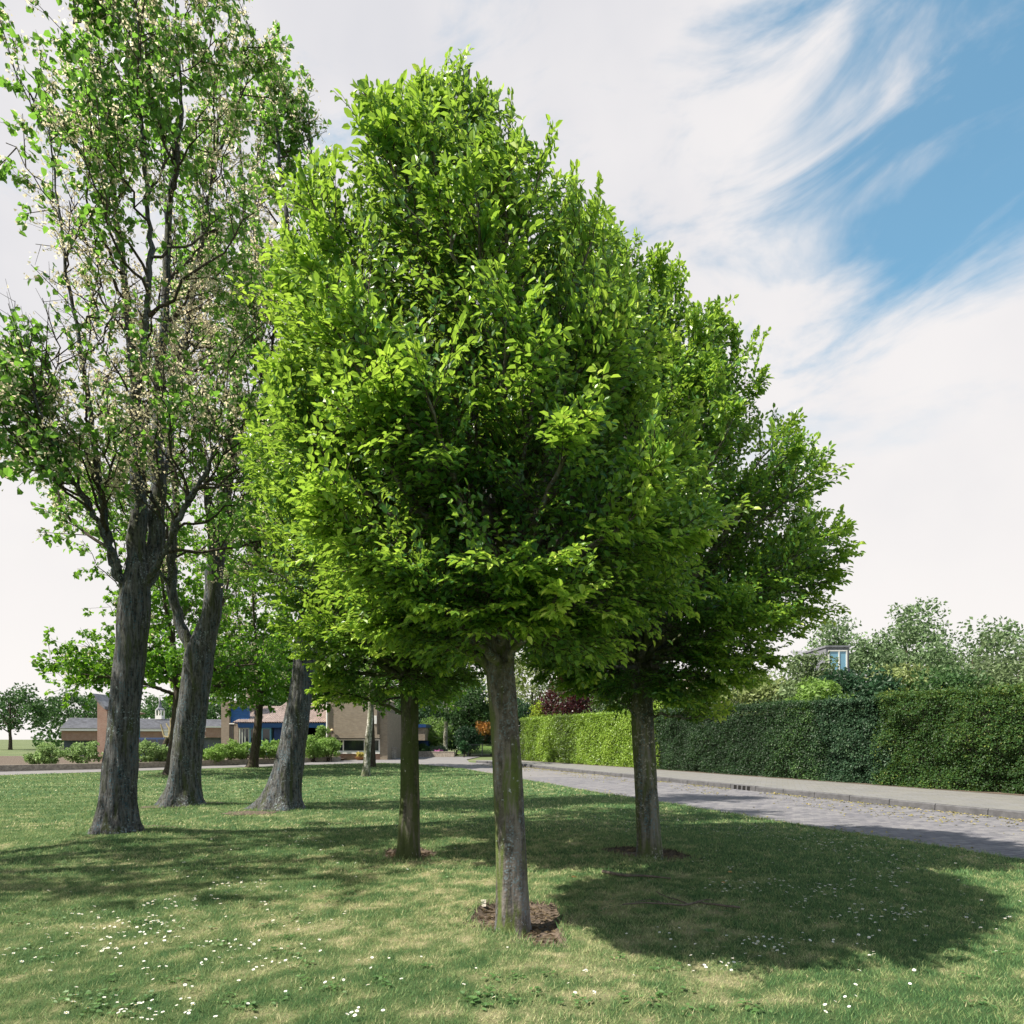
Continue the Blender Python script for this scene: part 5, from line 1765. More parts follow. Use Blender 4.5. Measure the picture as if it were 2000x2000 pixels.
    # far trees on the left behind the roofs
    for k, (px, d, w, h, lb) in enumerate(((345, 95, 13, 8.3, 'distant round tree behind the slate roof'), (415, 100, 10, 8.2, 'distant tree between the slate roof and the chimney'), (530, 80, 9, 8.5, 'distant tree directly behind the tiled roof ridge'),
                                           (590, 84, 10, 9.5, 'distant pale tree behind the right part of the tiled roof'), (690, 82, 10, 9.0, 'distant tree behind the brick gable'), (150, 100, 16, 9, 'distant tree outside the photo on the left'), (20, 90, 14, 9, 'distant tree at the outer left'))):
        plant('garden_tree', lb, 'tree', px, 0, d, w, h, mg2 if k != 3 else mg5, .30, 4200, 140 + k, trunk=(h * .3, .2, M_BARK_D), clumps=60, tone0=.6, group='distant trees behind the houses')


garden()


# ------------------------------------------------------------------ walls, houses and far objects
class Plane:
    """Vertical facade between two ground points given as pixel column and depth."""

    def __init__(s, pxa, da, pxb, db):
        s.a = np.array([(pxa - 1000) / F_PX * da, da])
        s.b = np.array([(pxb - 1000) / F_PX * db, db])
        s.t = nrm(s.b - s.a)
        s.n = np.array([s.t[1], -s.t[0]])
        if np.dot(s.n, s.a) > 0:
            s.n = -s.n                       # towards the camera
        s.dref = (da + db) / 2

    def u(s, px):
        k = (px - 1000) / F_PX
        # ray (k*d, d) meets a + t*u
        A = np.array([[s.t[0], -k], [s.t[1], -1.0]])
        sol = np.linalg.solve(A, -s.a)
        return sol[0]

    def z(s, py):
        return EYE + (HOR - py) / F_PX * s.dref

    def pt(s, u, out, z):
        p = s.a + s.t * u + s.n * out
        return (p[0], p[1], z)

    def slab(s, mb, px0, px1, z0, z1, out, back):
        u0, u1 = s.u(px0), s.u(px1)
        mb.hexa([s.pt(u0, out, z0), s.pt(u1, out, z0), s.pt(u1, -back, z0), s.pt(u0, -back, z0)],
                [s.pt(u0, out, z1), s.pt(u1, out, z1), s.pt(u1, -back, z1), s.pt(u0, -back, z1)])
        return mb

    def box(s, name, px0, px1, z0, z1, out, back, mat, parent):
        mb = MB()
        s.slab(mb, px0, px1, z0, z1, out, back)
        return mb.build(name, mat, parent)


def pantile_roof(name, pl, px0, px1, zE, zR, run, overhang, mat, parent, skew=0.0, pitch=.165, amp=.12, courses=14):
    """roof slope rising away from the camera; rolls run up the slope"""
    u0, u1 = pl.u(px0), pl.u(px1)
    W = abs(u1 - u0)
    nu = int(W / pitch * 6)
    uu = np.linspace(0, 1, nu)
    rows = []
    for c in range(courses):
        for e in (0.0, .98):
            rows.append(((c + e) / courses, (1 - e) * .025 + .0))
    V = []
    for v_, lift in rows:
        prof = amp * (np.abs(np.sin(uu * W / pitch * math.pi)) ** .6 - .5)
        z = zE + (zR - zE) * v_ + prof + lift
        off = overhang - (run + overhang) * v_
        ub = u0 + (u1 - u0) * uu + skew * v_
        x = pl.a[0] + pl.t[0] * ub + pl.n[0] * off
        y = pl.a[1] + pl.t[1] * ub + pl.n[1] * off
        V.append(np.stack([x, y, z], 1))
    V = np.vstack(V)
    nv = len(rows)
    idx = np.arange(nu * nv).reshape(nv, nu)
    Q = np.stack([idx[:-1, :-1], idx[:-1, 1:], idx[1:, 1:], idx[1:, :-1]], -1).reshape(-1, 4)
    o = obj(name, V, Q, mat, parent)
    tag(o, kind='stuff')
    return o


def low_wall(label, pts, z0, z1, th, mat, cap=True):
    root = tag(empty('garden_wall', (*pts[0], z0)), label, 'wall')
    for p, q in zip(pts[:-1], pts[1:]):
        p, q = np.array(p, float), np.array(q, float)
        d = nrm(q - p)
        s = np.array([d[1], -d[0]]) * th / 2
        mb = MB()
        mb.hexa([(*(p + s), z0), (*(q + s), z0), (*(q - s), z0), (*(p - s), z0)], [(*(p + s), z1), (*(q + s), z1), (*(q - s), z1), (*(p - s), z1)])
        mb.build('wall', mat, root)
        if cap:
            s = s * 1.12
            mb = MB()
            mb.hexa([(*(p + s), z1 + .002), (*(q + s), z1 + .002), (*(q - s), z1 + .002), (*(p - s), z1 + .002)], [(*(p + s), z1 + .05), (*(q + s), z1 + .05), (*(q - s), z1 + .05), (*(p - s), z1 + .05)])
            mb.build('coping', mat, root)
    return root


def windows(pl, px0, px1, z0, z1, parent, mull=(), frame=M_WHITE, fw=.07, glass=M_GLASS, out=.03, trans=()):
    w = empty('window', (*pl.pt(pl.u(px0), out, z0),))
    w.parent = parent
    w.location = np.array(pl.pt(pl.u(px0), out, z0)) - ORG[parent]
    ORG[w] = np.array(pl.pt(pl.u(px0), out, z0))
    u0, u1 = sorted((pl.u(px0), pl.u(px1)))

    def sl(name, a, b, c, d, o, bk, mat):
        mb = MB()
        mb.hexa([pl.pt(a, o, c), pl.pt(b, o, c), pl.pt(b, -bk, c), pl.pt(a, -bk, c)], [pl.pt(a, o, d), pl.pt(b, o, d), pl.pt(b, -bk, d), pl.pt(a, -bk, d)])
        return mb
    mb = sl('f', u0, u1, z0, z0 + fw, out + .02, 0, frame)
    mb2 = sl('f', u0, u1, z1 - fw, z1, out + .02, 0, frame)
    for m_ in (mb2, sl('f', u0, u0 + fw, z0 + fw, z1 - fw, out + .018, 0, frame), sl('f', u1 - fw, u1, z0 + fw, z1 - fw, out + .018, 0, frame)):
        mb.add(np.vstack(m_.V), np.vstack(m_.Q))
    mus = sorted([pl.u(q) for q in mull])
    for mu in mus:
        m_ = sl('f', mu - fw / 2, mu + fw / 2, z0 + fw, z1 - fw, out + .016, 0, frame)
        mb.add(np.vstack(m_.V), np.vstack(m_.Q))
    mb.build('frame', frame, w)
    ed = [u0 + fw] + [x for mu in mus for x in (mu - fw / 2, mu + fw / 2)] + [u1 - fw]
    for a, b in zip(ed[::2], ed[1::2]):
        sl('pane', a, b, z0 + fw, z1 - fw, out - .012, 0, glass).build('pane', glass, w)
    return w


def blue_house():
    pl = Plane(432, 44.5, 660, 44.5)
    Z = pl.z
    root = tag(empty('blue_house', (*pl.a, 0)), 'low house with pink tiled roof, deep blue boarding and brick piers', 'house')
    zE, zR = Z(1412), Z(1367)
    B = lambda *a: pl.box(*a, root)
    # back volume
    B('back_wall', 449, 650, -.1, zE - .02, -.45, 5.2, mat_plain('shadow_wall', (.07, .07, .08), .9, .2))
    B('brick_pier', 432, 447.5, -.1, Z(1371), .0, 5, M_BRICK)
    B('brick_pier', 457, 466, -.1, Z(1413.5), .0, .40, M_BRICK)
    # blue gable panel made of boards
    u0, u1 = pl.u(447.8), pl.u(475)
    n = 7
    zz = np.linspace(Z(1412), Z(1373), n + 1)
    for k in range(n):
        pl.box('board', 447.8, 484, zz[k] + .008, zz[k + 1], -.22 + .0, .4, M_BLUE, root)
    pl.box('fascia', 446, 486, Z(1372.8), Z(1369.5), .02, .5, M_TILE, root)
    pl.box('trim', 447.7, 458, Z(1414.5), Z(1412.2), .03, .3, M_WHITE, root)
    # chimney
    B('chimney', 469, 485.5, Z(1376), Z(1342), .0 - 1.0, 2.1, M_BRICK)
    pl.box('flue_slot', 476.0, 477.6, Z(1366), Z(1343), -.985, 1.2, M_BARK_D, root)
    # roofs
    pantile_roof('roof', pl, 458, 512, zE, Z(1376), 2.9, .35, M_TILE, root, skew=.95, courses=10)
    pantile_roof('roof', pl, 511, 648, zE, Z(1366), 3.4, .36, M_TILE, root, skew=.55, courses=13)
    # gable end under the upper roof
    mb = MB()
    u0, u1 = pl.u(512), pl.u(646)
    mb.add([pl.pt(u0, 0, zE - .05), pl.pt(u1, 0, zE - .05), pl.pt(u1, -3.3, zE - .05), pl.pt(u0, -3.3, zE - .05), pl.pt(u0 + .3, -3.3, zR - .15), pl.pt(u1, -3.3, zR - .15)],
           [(3, 4, 5, 2)], [(0, 3, 4), (1, 5, 2)])
    mb.build('gable', M_BLUE_D, root)
    # fascia boards, three one above the other
    for k, (a, b) in enumerate(((1412.6, 1415.6), (1415.8, 1418.4), (1418.6, 1421.0))):
        pl.box('fascia_board', 466.5, 640, Z(b), Z(a), .20 - .03 * k, .2, M_BLUE, root)
    # ground floor front
    zt = Z(1421.5)
    zb = .35
    windows(pl, 447.8, 456.8, zb, Z(1415), root, (451, 453), M_BARK_D, .06, out=-.30)
    windows(pl, 467, 487, zb, zt, root, (473, 478.5), mat_plain('pale_frame', (.42, .46, .40), .6, .05), .07, out=-.30)
    windows(pl, 487.3, 529, zb, zt, root, (500, 512), mat_plain('pale_blue_frame', (.10, .30, .38), .5, .05), .08, out=-.30)
    B('curtain', 506, 512, zb, zt, -.27, .3, mat_plain('net_curtain', (.40, .38, .37), .9, .15))
    for k in range(8):
        a = 532 + k * 7.0
        pl.box('panel_board', a, a + 6.8, .1, zt - .0, -.25, .3, M_BLUE_D, root)
    B('side_panel', 588.5, 640, .1, zt, -.30, .3, M_BLUE_D)
    B('plinth', 447.8, 648, -.1, .33, -.22, .3, M_BRICK)
    return root


def brick_gable():
    pl = Plane(640, 44.2, 757, 44.2)
    Z = pl.z
    root = tag(empty('brick_house', (*pl.a, 0)), 'tall yellow brick gable house with a long dark ribbon window', 'house')
    zt = Z(1330)
    zw1, zw0 = Z(1443.5), Z(1469)
    u = pl.u
    # overhanging upper wall with pointed top
    mb = MB()
    a, b = u(641), u(738)
    mid = u(690)
    prof = [(a, Z(1440)), (b, Z(1440)), (b, Z(1362)), (mid, Z(1332)), (a, Z(1350))]
    f = [pl.pt(x, .28, z) for x, z in prof]
    bk = [pl.pt(x, -6.5, z) for x, z in prof]
    me_v = f + bk
    n = 5
    mb.add(me_v, [(i, (i + 1) % n, n + (i + 1) % n, n + i) for i in range(n)] + [(0, 4, 2, 1), (5, 6, 7, 9)], [(4, 3, 2), (7, 8, 9)])
    mb.build('upper_wall', M_BRICK, root)
    pl.box('lower_band', 649, 743, Z(1441.8), Z(1434.5), .32, .3, M_BRICK, root)
    pl.box('wall', 641, 655.5, -.1, Z(1441), .0, 6.4, M_BRICK, root)
    pl.box('wall', 742.5, 757, -.1, Z(1391), .05, 6.4, M_BRICK, root)
    pl.box('wall', 738.2, 742.3, Z(1442), Z(1390), .0, 3, M_BRICK, root)
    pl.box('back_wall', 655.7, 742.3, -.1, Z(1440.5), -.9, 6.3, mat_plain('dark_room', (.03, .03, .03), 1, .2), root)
    pl.box('plinth', 655.7, 742.3, -.1, zw0 - .12, .0, .85, M_BRICK_R, root)
    pl.box('window_sill', 655.7, 742.3, zw0 - .11, zw0, .10, .3, M_WHITE, root)
    windows(pl, 656, 742, zw0 + .01, zw1, root, (670.5, 712), M_WHITE, .09, out=-.05)
    windows(pl, 731.5, 737.5, Z(1414), Z(1398), root, (), M_WHITE, .10, out=.31)
    # wall lamp, its lit bulb only painted as a warm globe colour
    lm = mat_plain('lamp_shade', (.02, .02, .02), .5, .1)
    uu = u(652)
    mb = MB()
    c = np.array(pl.pt(uu, .45, Z(1428)))
    mb.tube([c + [0, 0, -.10], c + [0, 0, .0]], [.09, .07], 10)
    mb.tube([pl.pt(uu, .28, Z(1428)), c], .02, 6)
    lamp = mb.build('wall_lamp', lm, root)
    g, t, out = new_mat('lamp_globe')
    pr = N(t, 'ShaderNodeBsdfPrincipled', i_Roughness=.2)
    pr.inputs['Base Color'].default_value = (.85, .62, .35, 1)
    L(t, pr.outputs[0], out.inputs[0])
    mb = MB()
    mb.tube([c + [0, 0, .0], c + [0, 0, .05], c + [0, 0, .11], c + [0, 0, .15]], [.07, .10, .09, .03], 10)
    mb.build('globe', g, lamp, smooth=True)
    # white downpipe
    mb = MB()
    mb.tube([pl.pt(u(641.5), .36, 0.1), pl.pt(u(641.5), .36, Z(1372))], .055, 8)
    mb.build('downpipe', M_WHITE, root, smooth=True)
    # annex with blue roof edge
    pa = Plane(752, 52, 830, 52)
    an = tag(empty('garage_annex', (*pa.a, 0)), 'low brick garage annex with blue roof edge right of the brick gable', 'building')
    pa.box('wall', 756, 830, pa.z(1446), pa.z(1421), 0, 6, M_BRICK, an)
    pa.box('fascia', 755, 832, pa.z(1420.8), pa.z(1414.5), .12, 6, M_BLUE_D, an)
    pa.box('wall', 756, 758, -.1, pa.z(1446.2), 0, 6, M_BRICK, an)
    pa.box('back_wall', 758.2, 830, -.1, pa.z(1446.3), -1.8, 6, M_BLUE_D, an)
    pa.box('garage_door', 763, 772, -.05, pa.z(1447), -1.6, 1.75, mat_plain('teal_door', (.01, .06, .08), .5, .1), an)
    # stone gate pier
    ps = Plane(746, 46, 768, 45.6)
    pr_ = tag(empty('gate_pier', (*ps.a, 0)), 'low rough stone pier beside the driveway in front of the brick gable', 'wall')
    for k in range(3):
        ps.box('stone', 747 + k * .3, 765.5 - k * .2, .02 + k * .24, .25 + k * .24, .02 * (k % 2), .55, M_STONE, pr_)
    ps.box('coping', 746.5, 766.5, .755, .82, .05, .6, M_STONE, pr_)
    # terracotta bowl
    g = np.array([(703 - 1000) / F_PX * 43.5, 43.5, 0])
    mb = MB()
    mb.tube([g + [0, 0, .0], g + [0, 0, .1], g + [0, 0, .2]], [.20, .30, .36], 14)
    tag(mb.build('flower_bowl', mat_plain('terracotta', (.33, .16, .06), .8, .15), None, tuple(g), smooth=True), 'brown terracotta bowl holding the yellow flowers under the window', 'bowl')


def slate_building():
    pl = Plane(205, 56, 442, 60)
    Z = pl.z
    root = tag(empty('slate_roof_building', (*pl.a, 0)), 'long low pink brick building with grey slate roof and white fascia', 'building')
    u = pl.u
    zE, zR = Z(1424), Z(1402)
    pl.box('wall', 120, 402, Z(1446), Z(1428.5), 0, 5, M_BRICK_R, root)
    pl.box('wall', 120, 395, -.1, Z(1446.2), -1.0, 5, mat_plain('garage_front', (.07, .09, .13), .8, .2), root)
    pl.box('wall', 402.3, 442, Z(1440.5), Z(1421), .9, 3, M_BRICK_R, root)
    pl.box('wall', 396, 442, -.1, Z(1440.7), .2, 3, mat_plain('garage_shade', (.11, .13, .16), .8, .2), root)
    pl.box('blue_door', 392, 397, -.1, Z(1437), .4, .3, M_BLUE, root)
    pl.box('fascia', 118, 402, Z(1428.3), Z(1424), .22, 5, M_WHITE, root)
    pl.box('fascia', 402.3, 442, Z(1420.8), Z(1418), 1.0, 3, M_WHITE, root)
    pl.box('white_wall', 319, 345, Z(1441), Z(1427), .10, .3, M_WHITE, root)
    windows(pl, 396, 404, Z(1441), Z(1437), root, (), M_WHITE, .05, out=.45)
    # slate courses
    nR = 10
    for k in range(nR):
        a0, a1 = k / nR, (k + 1) / nR
        mb = MB()
        for c in (0,):
            A0 = [pl.pt(u(118), .25 - 4.0 * a0, zE + (zR - zE) * a0 + .06), pl.pt(u(440), .25 - 4.0 * a0, zE + (zR - zE) * a0 + .06)]
            A1 = [pl.pt(u(440), .25 - 4.0 * a1, zE + (zR - zE) * a1), pl.pt(u(118), .25 - 4.0 * a1, zE + (zR - zE) * a1)]
            lo = [(x, y, z - .07) for x, y, z in A0 + A1]
            mb.hexa(lo, A0 + A1)
        mb.build('slate_course', M_SLATE, root)
    # railing in front of the wall
    mb = MB()
    for zz in (Z(1442), Z(1445.5)):
        mb.tube([pl.pt(u(200), .5, zz), pl.pt(u(330), .5, zz)], .03, 5)
    for px in range(205, 331, 8):
        mb.tube([pl.pt(u(px), .5, Z(1446)), pl.pt(u(px), .5, Z(1441.5))], .02, 5)
    mb.build('railing', M_BARK_D, root)
    # little white cupola with spire
    c = np.array(pl.pt(u(306), -3.4, 0))
    base = Z(1403)
    cu = obj('cupola', *box_vf(c[0], c[1], base, .30, .35), M_WHITE, root)
    mb = MB()
    for sx in (-1, 1):
        for sy in (-1, 1):
            mb.tube([c + [sx * .25, sy * .25, base + .34], c + [sx * .25, sy * .25, base + .85]], .06, 6)
    mb.build('cupola_posts', M_WHITE, cu)
    mb = MB()
    mb.tube([c + [0, 0, base + .85], c + [0, 0, base + .95], c + [0, 0, base + 1.15], c + [0, 0, base + 1.5], c + [0, 0, base + 2.2]], [.46, .44, .20, .10, .015], 4)
    mb.build('spire', M_SLATE, cu)
    # corner of a dark red house at the very left
    pr = Plane(190, 37.5, 209, 37.5)
    r2 = tag(empty('red_house', (*pr.a, 0)), 'dark red brick house corner with sloping roof edge at the left border', 'house')
    mb = MB()
    f = [pr.pt(pr.u(x), 0, z) for x, z in ((190, -.1), (209, -.1), (209, pr.z(1385)), (200, pr.z(1376)), (190, pr.z(1364)))]
    b_ = [pr.pt(pr.u(x), -1.5, z) for x, z in ((190, -.1), (209, -.1), (209, pr.z(1385)), (200, pr.z(1376)), (190, pr.z(1364)))]
    mb.add(f + b_, [(i, (i + 1) % 5, 5 + (i + 1) % 5, 5 + i) for i in range(5)] + [(0, 4, 2, 1), (5, 6, 7, 9)], [(4, 3, 2), (7, 8, 9)])
    mb.build('wall', M_BRICK_R, r2)
    mb = MB()
    top = [pr.pt(pr.u(x), .3, z) for x, z in ((211, pr.z(1386)), (200, pr.z(1375.5)), (188, pr.z(1361)))]
    for p, q in zip(top[:-1], top[1:]):
        p, q = np.array(p), np.array(q)
        bk = np.array([pr.n[0], pr.n[1], 0]) * -1.9
        mb.hexa([p, q, q + bk, p + bk], [p + [0, 0, .18], q + [0, 0, .18], q + bk + [0, 0, .18], p + bk + [0, 0, .18]])
    mb.build('roof', M_SLATE, r2)


def box_vf(cx, cy, z0, r, h):
    V = [(cx + sx * r, cy + sy * r, z) for z in (z0, z0 + h) for sx, sy in ((-1, -1), (1, -1), (1, 1), (-1, 1))]
    return V, np.array([(3, 2, 1, 0), (4, 5, 6, 7), (0, 1, 5, 4), (1, 2, 6, 5), (2, 3, 7, 6), (3, 0, 4, 7)])


def car(px, d, yaw, paint, label, cat='car', length=4.2, roof=1.5):
    x0 = (px - 1000) / F_PX * d
    root = tag(empty('parked_car', (x0, d, 0)), label, cat)
    ca, sa = math.cos(yaw), math.sin(yaw)

    def tr(x, y, z):
        return (x0 + x * ca - y * sa, d + x * sa + y * ca, z)
    w = .84
    l = length / 2
    low = [(-l, .25), (-l, .62), (-l + .15, .78), (-l + .95, .92), (l - .25, .95), (l, .85), (l, .25)]
    V, n = [], len(low)
    for s in (-1, 1):
        V += [tr(x, s * w, z) for x, z in low]
    Q = [(i, (i + 1) % n, n + (i + 1) % n, n + i) for i in range(n)]
    mb = MB()
    mb.add(V, Q, [(0, i, i + 1) for i in range(1, n - 1)] + [(n, n + i + 1, n + i) for i in range(1, n - 1)])
    # cabin frame
    cab = [(-l + .90, .90), (-l + 1.55, roof - .05), (-l + 1.9, roof), (l - .75, roof), (l - .30, .93)]
    m = len(cab)
    V = []
    for s, ww in ((-1, .74), (1, .74)):
        V += [tr(x, s * (ww if z > 1 else .80), z) for x, z in cab]
    mb.add(V, [(i, (i + 1) % m, m + (i + 1) % m, m + i) for i in range(m)], [(0, i, i + 1) for i in range(1, m - 1)] + [(m, m + i + 1, m + i) for i in range(1, m - 1)])
    mb.build('body', paint, root)
    # side windows proud of the cabin by a few mm
    for s in (-1, 1):
        for a, b in ((-l + 1.25, -l + 2.0), (-l + 2.08, -l + 2.85), (-l + 2.93, l - .62)):
            za, zb = .97, roof - .10
            yb, yt = s * .805, s * .765
            sh = .30 if a < -l + 1.5 else 0
            V = [tr(a, yb, za), tr(b, yb, za), tr(b - (.12 if b > l - 1 else 0), yt, zb), tr(a + sh, yt, zb)]
            obj('window', V, np.array([(0, 1, 2, 3)]), M_GLASS, root)
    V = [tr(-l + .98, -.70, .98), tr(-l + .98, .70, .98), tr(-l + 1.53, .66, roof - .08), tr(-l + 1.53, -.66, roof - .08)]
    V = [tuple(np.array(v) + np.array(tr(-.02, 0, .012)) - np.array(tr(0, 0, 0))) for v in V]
    obj('windscreen', V, np.array([(0, 1, 2, 3)]), mat_glass_dark('painted_reflection_glass', (.30, .33, .36)), root)  # pale base colour imitates the sky reflected in the windscreen
    for sx in (-l + .75, l - .75):
        for s in (-1, 1):
            mb = MB()
            mb.tube([tr(sx, s * .70, .31), tr(sx, s * .87, .31)], .31, 18)
            wh = mb.build('wheel', mat_plain('tyre', (.02, .02, .02), .8, .1), root)
            mb = MB()
            mb.tube([tr(sx, s * .872, .31), tr(sx, s * .885, .31)], [.19, .17], 14)
            mb.build('rim', mat_plain('rim_metal', (.5, .5, .5), .4, .1, metallic=.6), wh)
    for s in (-1, 1):
        V = [tr(-l - .004, s * .75, .60), tr(-l - .004, s * .45, .60), tr(-l + .10, s * .45, .74), tr(-l + .10, s * .75, .74)]
        obj('headlight', V, np.array([(0, 1, 2, 3)]), M_WHITE, root)
    return root


def far_things():
    low_wall('low concrete planter wall running left to right in front of the shrubs', [(-32, 20.5), (-26, 25.2), (-18.4, 31.3), (-11.2, 41.6)], 0, .27, .22, M_STONE, cap=False)
    low_wall('low brick garden wall below the white stemmed birch', [(-8.2, 51.8), (-4.6, 51.2)], 0, .38, .25, M_STONE)
    # planting soil behind walls
    V = [(-34, 21, .10), (-18.4, 31.5, .10), (-11.3, 41.8, .10), (-12, 50, .10), (-40, 50, .10)]
    me = bpy.data.meshes.new('garden_bed')
    me.from_pydata(V, [], [[0, 1, 2, 3, 4]])
    me.materials.append(M_SOIL)
    tag(add_obj('garden_bed', me), kind='structure')
    car(292, 37.5, math.radians(3), mat_plain('dark_blue_car_paint', (.02, .05, .14), .25, .05, spec=.8), 'dark blue parked car behind the rose bushes, windscreen coloured pale like reflected sky')
    car(786, 55, math.radians(80), mat_plain('white_car_paint', (.6, .65, .7), .3, .05, spec=.8), 'pale car parked by the garage beside the left hornbeam trunk', roof=1.55)
    # street lamp
    d = 42
    p = P(272, 1480, d)
    root = tag(empty('street_lamp', (p[0], d, 0)), 'slim teal street lamp with flat round hood beside the edge linden', 'street lamp')
    ph = P(272, 1394, d)
    teal = mat_plain('teal_pole', (.02, .14, .18), .5, .1)
    mb = MB()
    mb.tube([(p[0], d, 0), (p[0], d, 1.0), (p[0], d, ph[2])], [.07, .055, .04], 10)
    mb.build('pole', teal, root, smooth=True)
    mb = MB()
    mb.tube([(p[0], d, ph[2] - .05), (p[0], d, ph[2]), (p[0], d, ph[2] + .05), (p[0], d, ph[2] + .12)], [.10, .34, .36, .05], 18)
    mb.build('lamp_head', mat_plain('lamp_hood', (.35, .27, .22), .5, .1), root, smooth=True)
    # pollarded tree
    d = 35
    b = P(318, 1480, d)
    root = tag(empty('pollard_tree', (b[0], d, 0)), 'small pollarded tree with bare knobbly arms near the blue car', 'tree')
    mb = MB()
    mb.tube([(b[0], d, 0), (b[0] + .02, d, .9), (*P(329, 1441, d),)], [.16, .13, .15], 12)
    mb.build('trunk', M_BARK_D, root, smooth=True)
    mk = mat_plain('pollard_bark', (.20, .17, .09), .9, .3, 9)
    for lm in ([(329, 1441), (321, 1438), (318, 1428), (314, 1415)], [(330, 1440), (331, 1425), (327, 1418), (325, 1413)], [(330, 1440), (334, 1422), (333, 1408), (336, 1402)], [(329, 1441), (338, 1438), (341, 1430), (345, 1418)]):
        p = spline([P(a, c, d + .1 * k) for k, (a, c) in enumerate(lm)], 12)
        mb = MB()
        mb.tube(p, np.linspace(.07, .035, 12), 7)
        mb.build('limb', mk, root, smooth=True)
    # chain link fence and lawn bank behind
    d = 52.5
    xa, xb = (914 - 1000) / F_PX * d, (985 - 1000) / F_PX * d
    root = tag(empty('chain_link_fence', (xa, d, 0)), 'dark chain link fence in front of the sunny lawn bank', 'fence')
    blk = mat_plain('fence_wire', (.015, .02, .025), .6, .1)
    mb = MB()
    H = .95
    k = 0
    step = .14
    S, E = [], []
    x = xa - H
    while x < xb:
        for s in (1, -1):
            x0_, x1_ = (x, x + H) if s == 1 else (x + H, x)
            z0_, z1_ = 0.0, H
            pts = []
            a0, a1 = max(xa, min(xb, min(x0_, x1_))), max(xa, min(xb, max(x0_, x1_)))
            if a1 - a0 > .02:
                f = lambda xx: (xx - x0_) / (x1_ - x0_) * H
                S.append((a0, d + .01 * s, f(a0)))
                E.append((a1, d + .01 * s, f(a1)))
        x += step
    twig_batch(mb, S, E, .007, .007)
    mb.build('wire_mesh', blk, root)['kind'] = 'stuff'
    for px in (914.5, 942, 984):
        xx = (px - 1000) / F_PX * d
        m2 = MB()
        m2.tube([(xx, d - .03, 0), (xx, d - .03, H + .12)], .04, 8)
        m2.build('post', blk, root)
    m2 = MB()
    m2.tube([(xa, d - .03, H), (xb, d - .03, H)], .018, 6)
    m2.build('top_rail', blk, root)
    V = [(xa - 1, d + 1.0, .2), (xb + 3, d + 1.0, .2), (xb + 3, d + 8, 1.3), (xa - 1, d + 6, .9)]
    tag(obj('grass_bank', V, np.array([(0, 1, 2, 3)]), mat_plain('bank_grass', (.10, .17, .035), 1, .3, 4), None), kind='structure')
    # pale wall pieces glimpsed below the orange shrub
    pw = Plane(915, 66, 980, 66)
    r = tag(empty('white_cottage', (*pw.a, 0)), 'whitish house wall glimpsed through leaves below the orange shrub', 'house')
    pw.box('wall', 912, 985, 0, pw.z(1422), 0, 3, mat_plain('pinkish_render', (.60, .52, .50), .9, .1), r)
    pw.box('roof', 908, 990, pw.z(1422) + .01, pw.z(1419), .3, 3.4, M_SLATE, r)
    windows(pw, 926, 932, pw.z(1440), pw.z(1428), r, (), M_WHITE, .06)
    windows(pw, 940, 946, pw.z(1440), pw.z(1428), r, (), M_WHITE, .06)
    # house with sky blue window behind the hedge at the right
    ph_ = Plane(1590, 37, 1672, 37)
    r = tag(empty('house', (*ph_.a, 0)), 'house half hidden by trees with a dormer window coloured like reflected blue sky', 'house')
    Z = ph_.z
    ph_.box('wall', 1598, 1668, -.1, Z(1322), 0, 5, M_BRICK, r)
    pantile_roof('roof', ph_, 1595, 1672, Z(1322), Z(1256), 3.5, .3, M_SLATE, r, courses=12)
    ph_.box('dormer', 1609, 1654, Z(1318), Z(1266), .25, 2.5, M_SLATE, r)
    ph_.box('dormer_roof', 1607, 1656, Z(1265.8), Z(1262), .32, 2.6, M_SLATE, r)
    windows(ph_, 1613, 1650, Z(1314), Z(1271), r, (1634,), M_WHITE, .07, glass=mat_glass_dark('painted_sky_glass', (.16, .36, .50)), out=.27)  # blue glass colour stands in for the sky's reflection
    # pale house below the right hornbeam crown
    pq = Plane(1440, 46, 1500, 47)
    r = tag(empty('house', (*pq.a, 0)), 'pale house wall glimpsed under the right hornbeam crown', 'house')
    pq.box('wall', 1425, 1492, -.1, pq.z(1325), 0, 5, mat_plain('cream_render', (.62, .52, .40), .9, .1), r)
    pq.box('roof', 1420, 1497, pq.z(1325) + .01, pq.z(1318), .4, 5.4, M_TILE, r)
    windows(pq, 1450, 1466, pq.z(1350), pq.z(1333), r, (1458,), M_WHITE, .06)


blue_house()
brick_gable()
slate_building()
far_things()


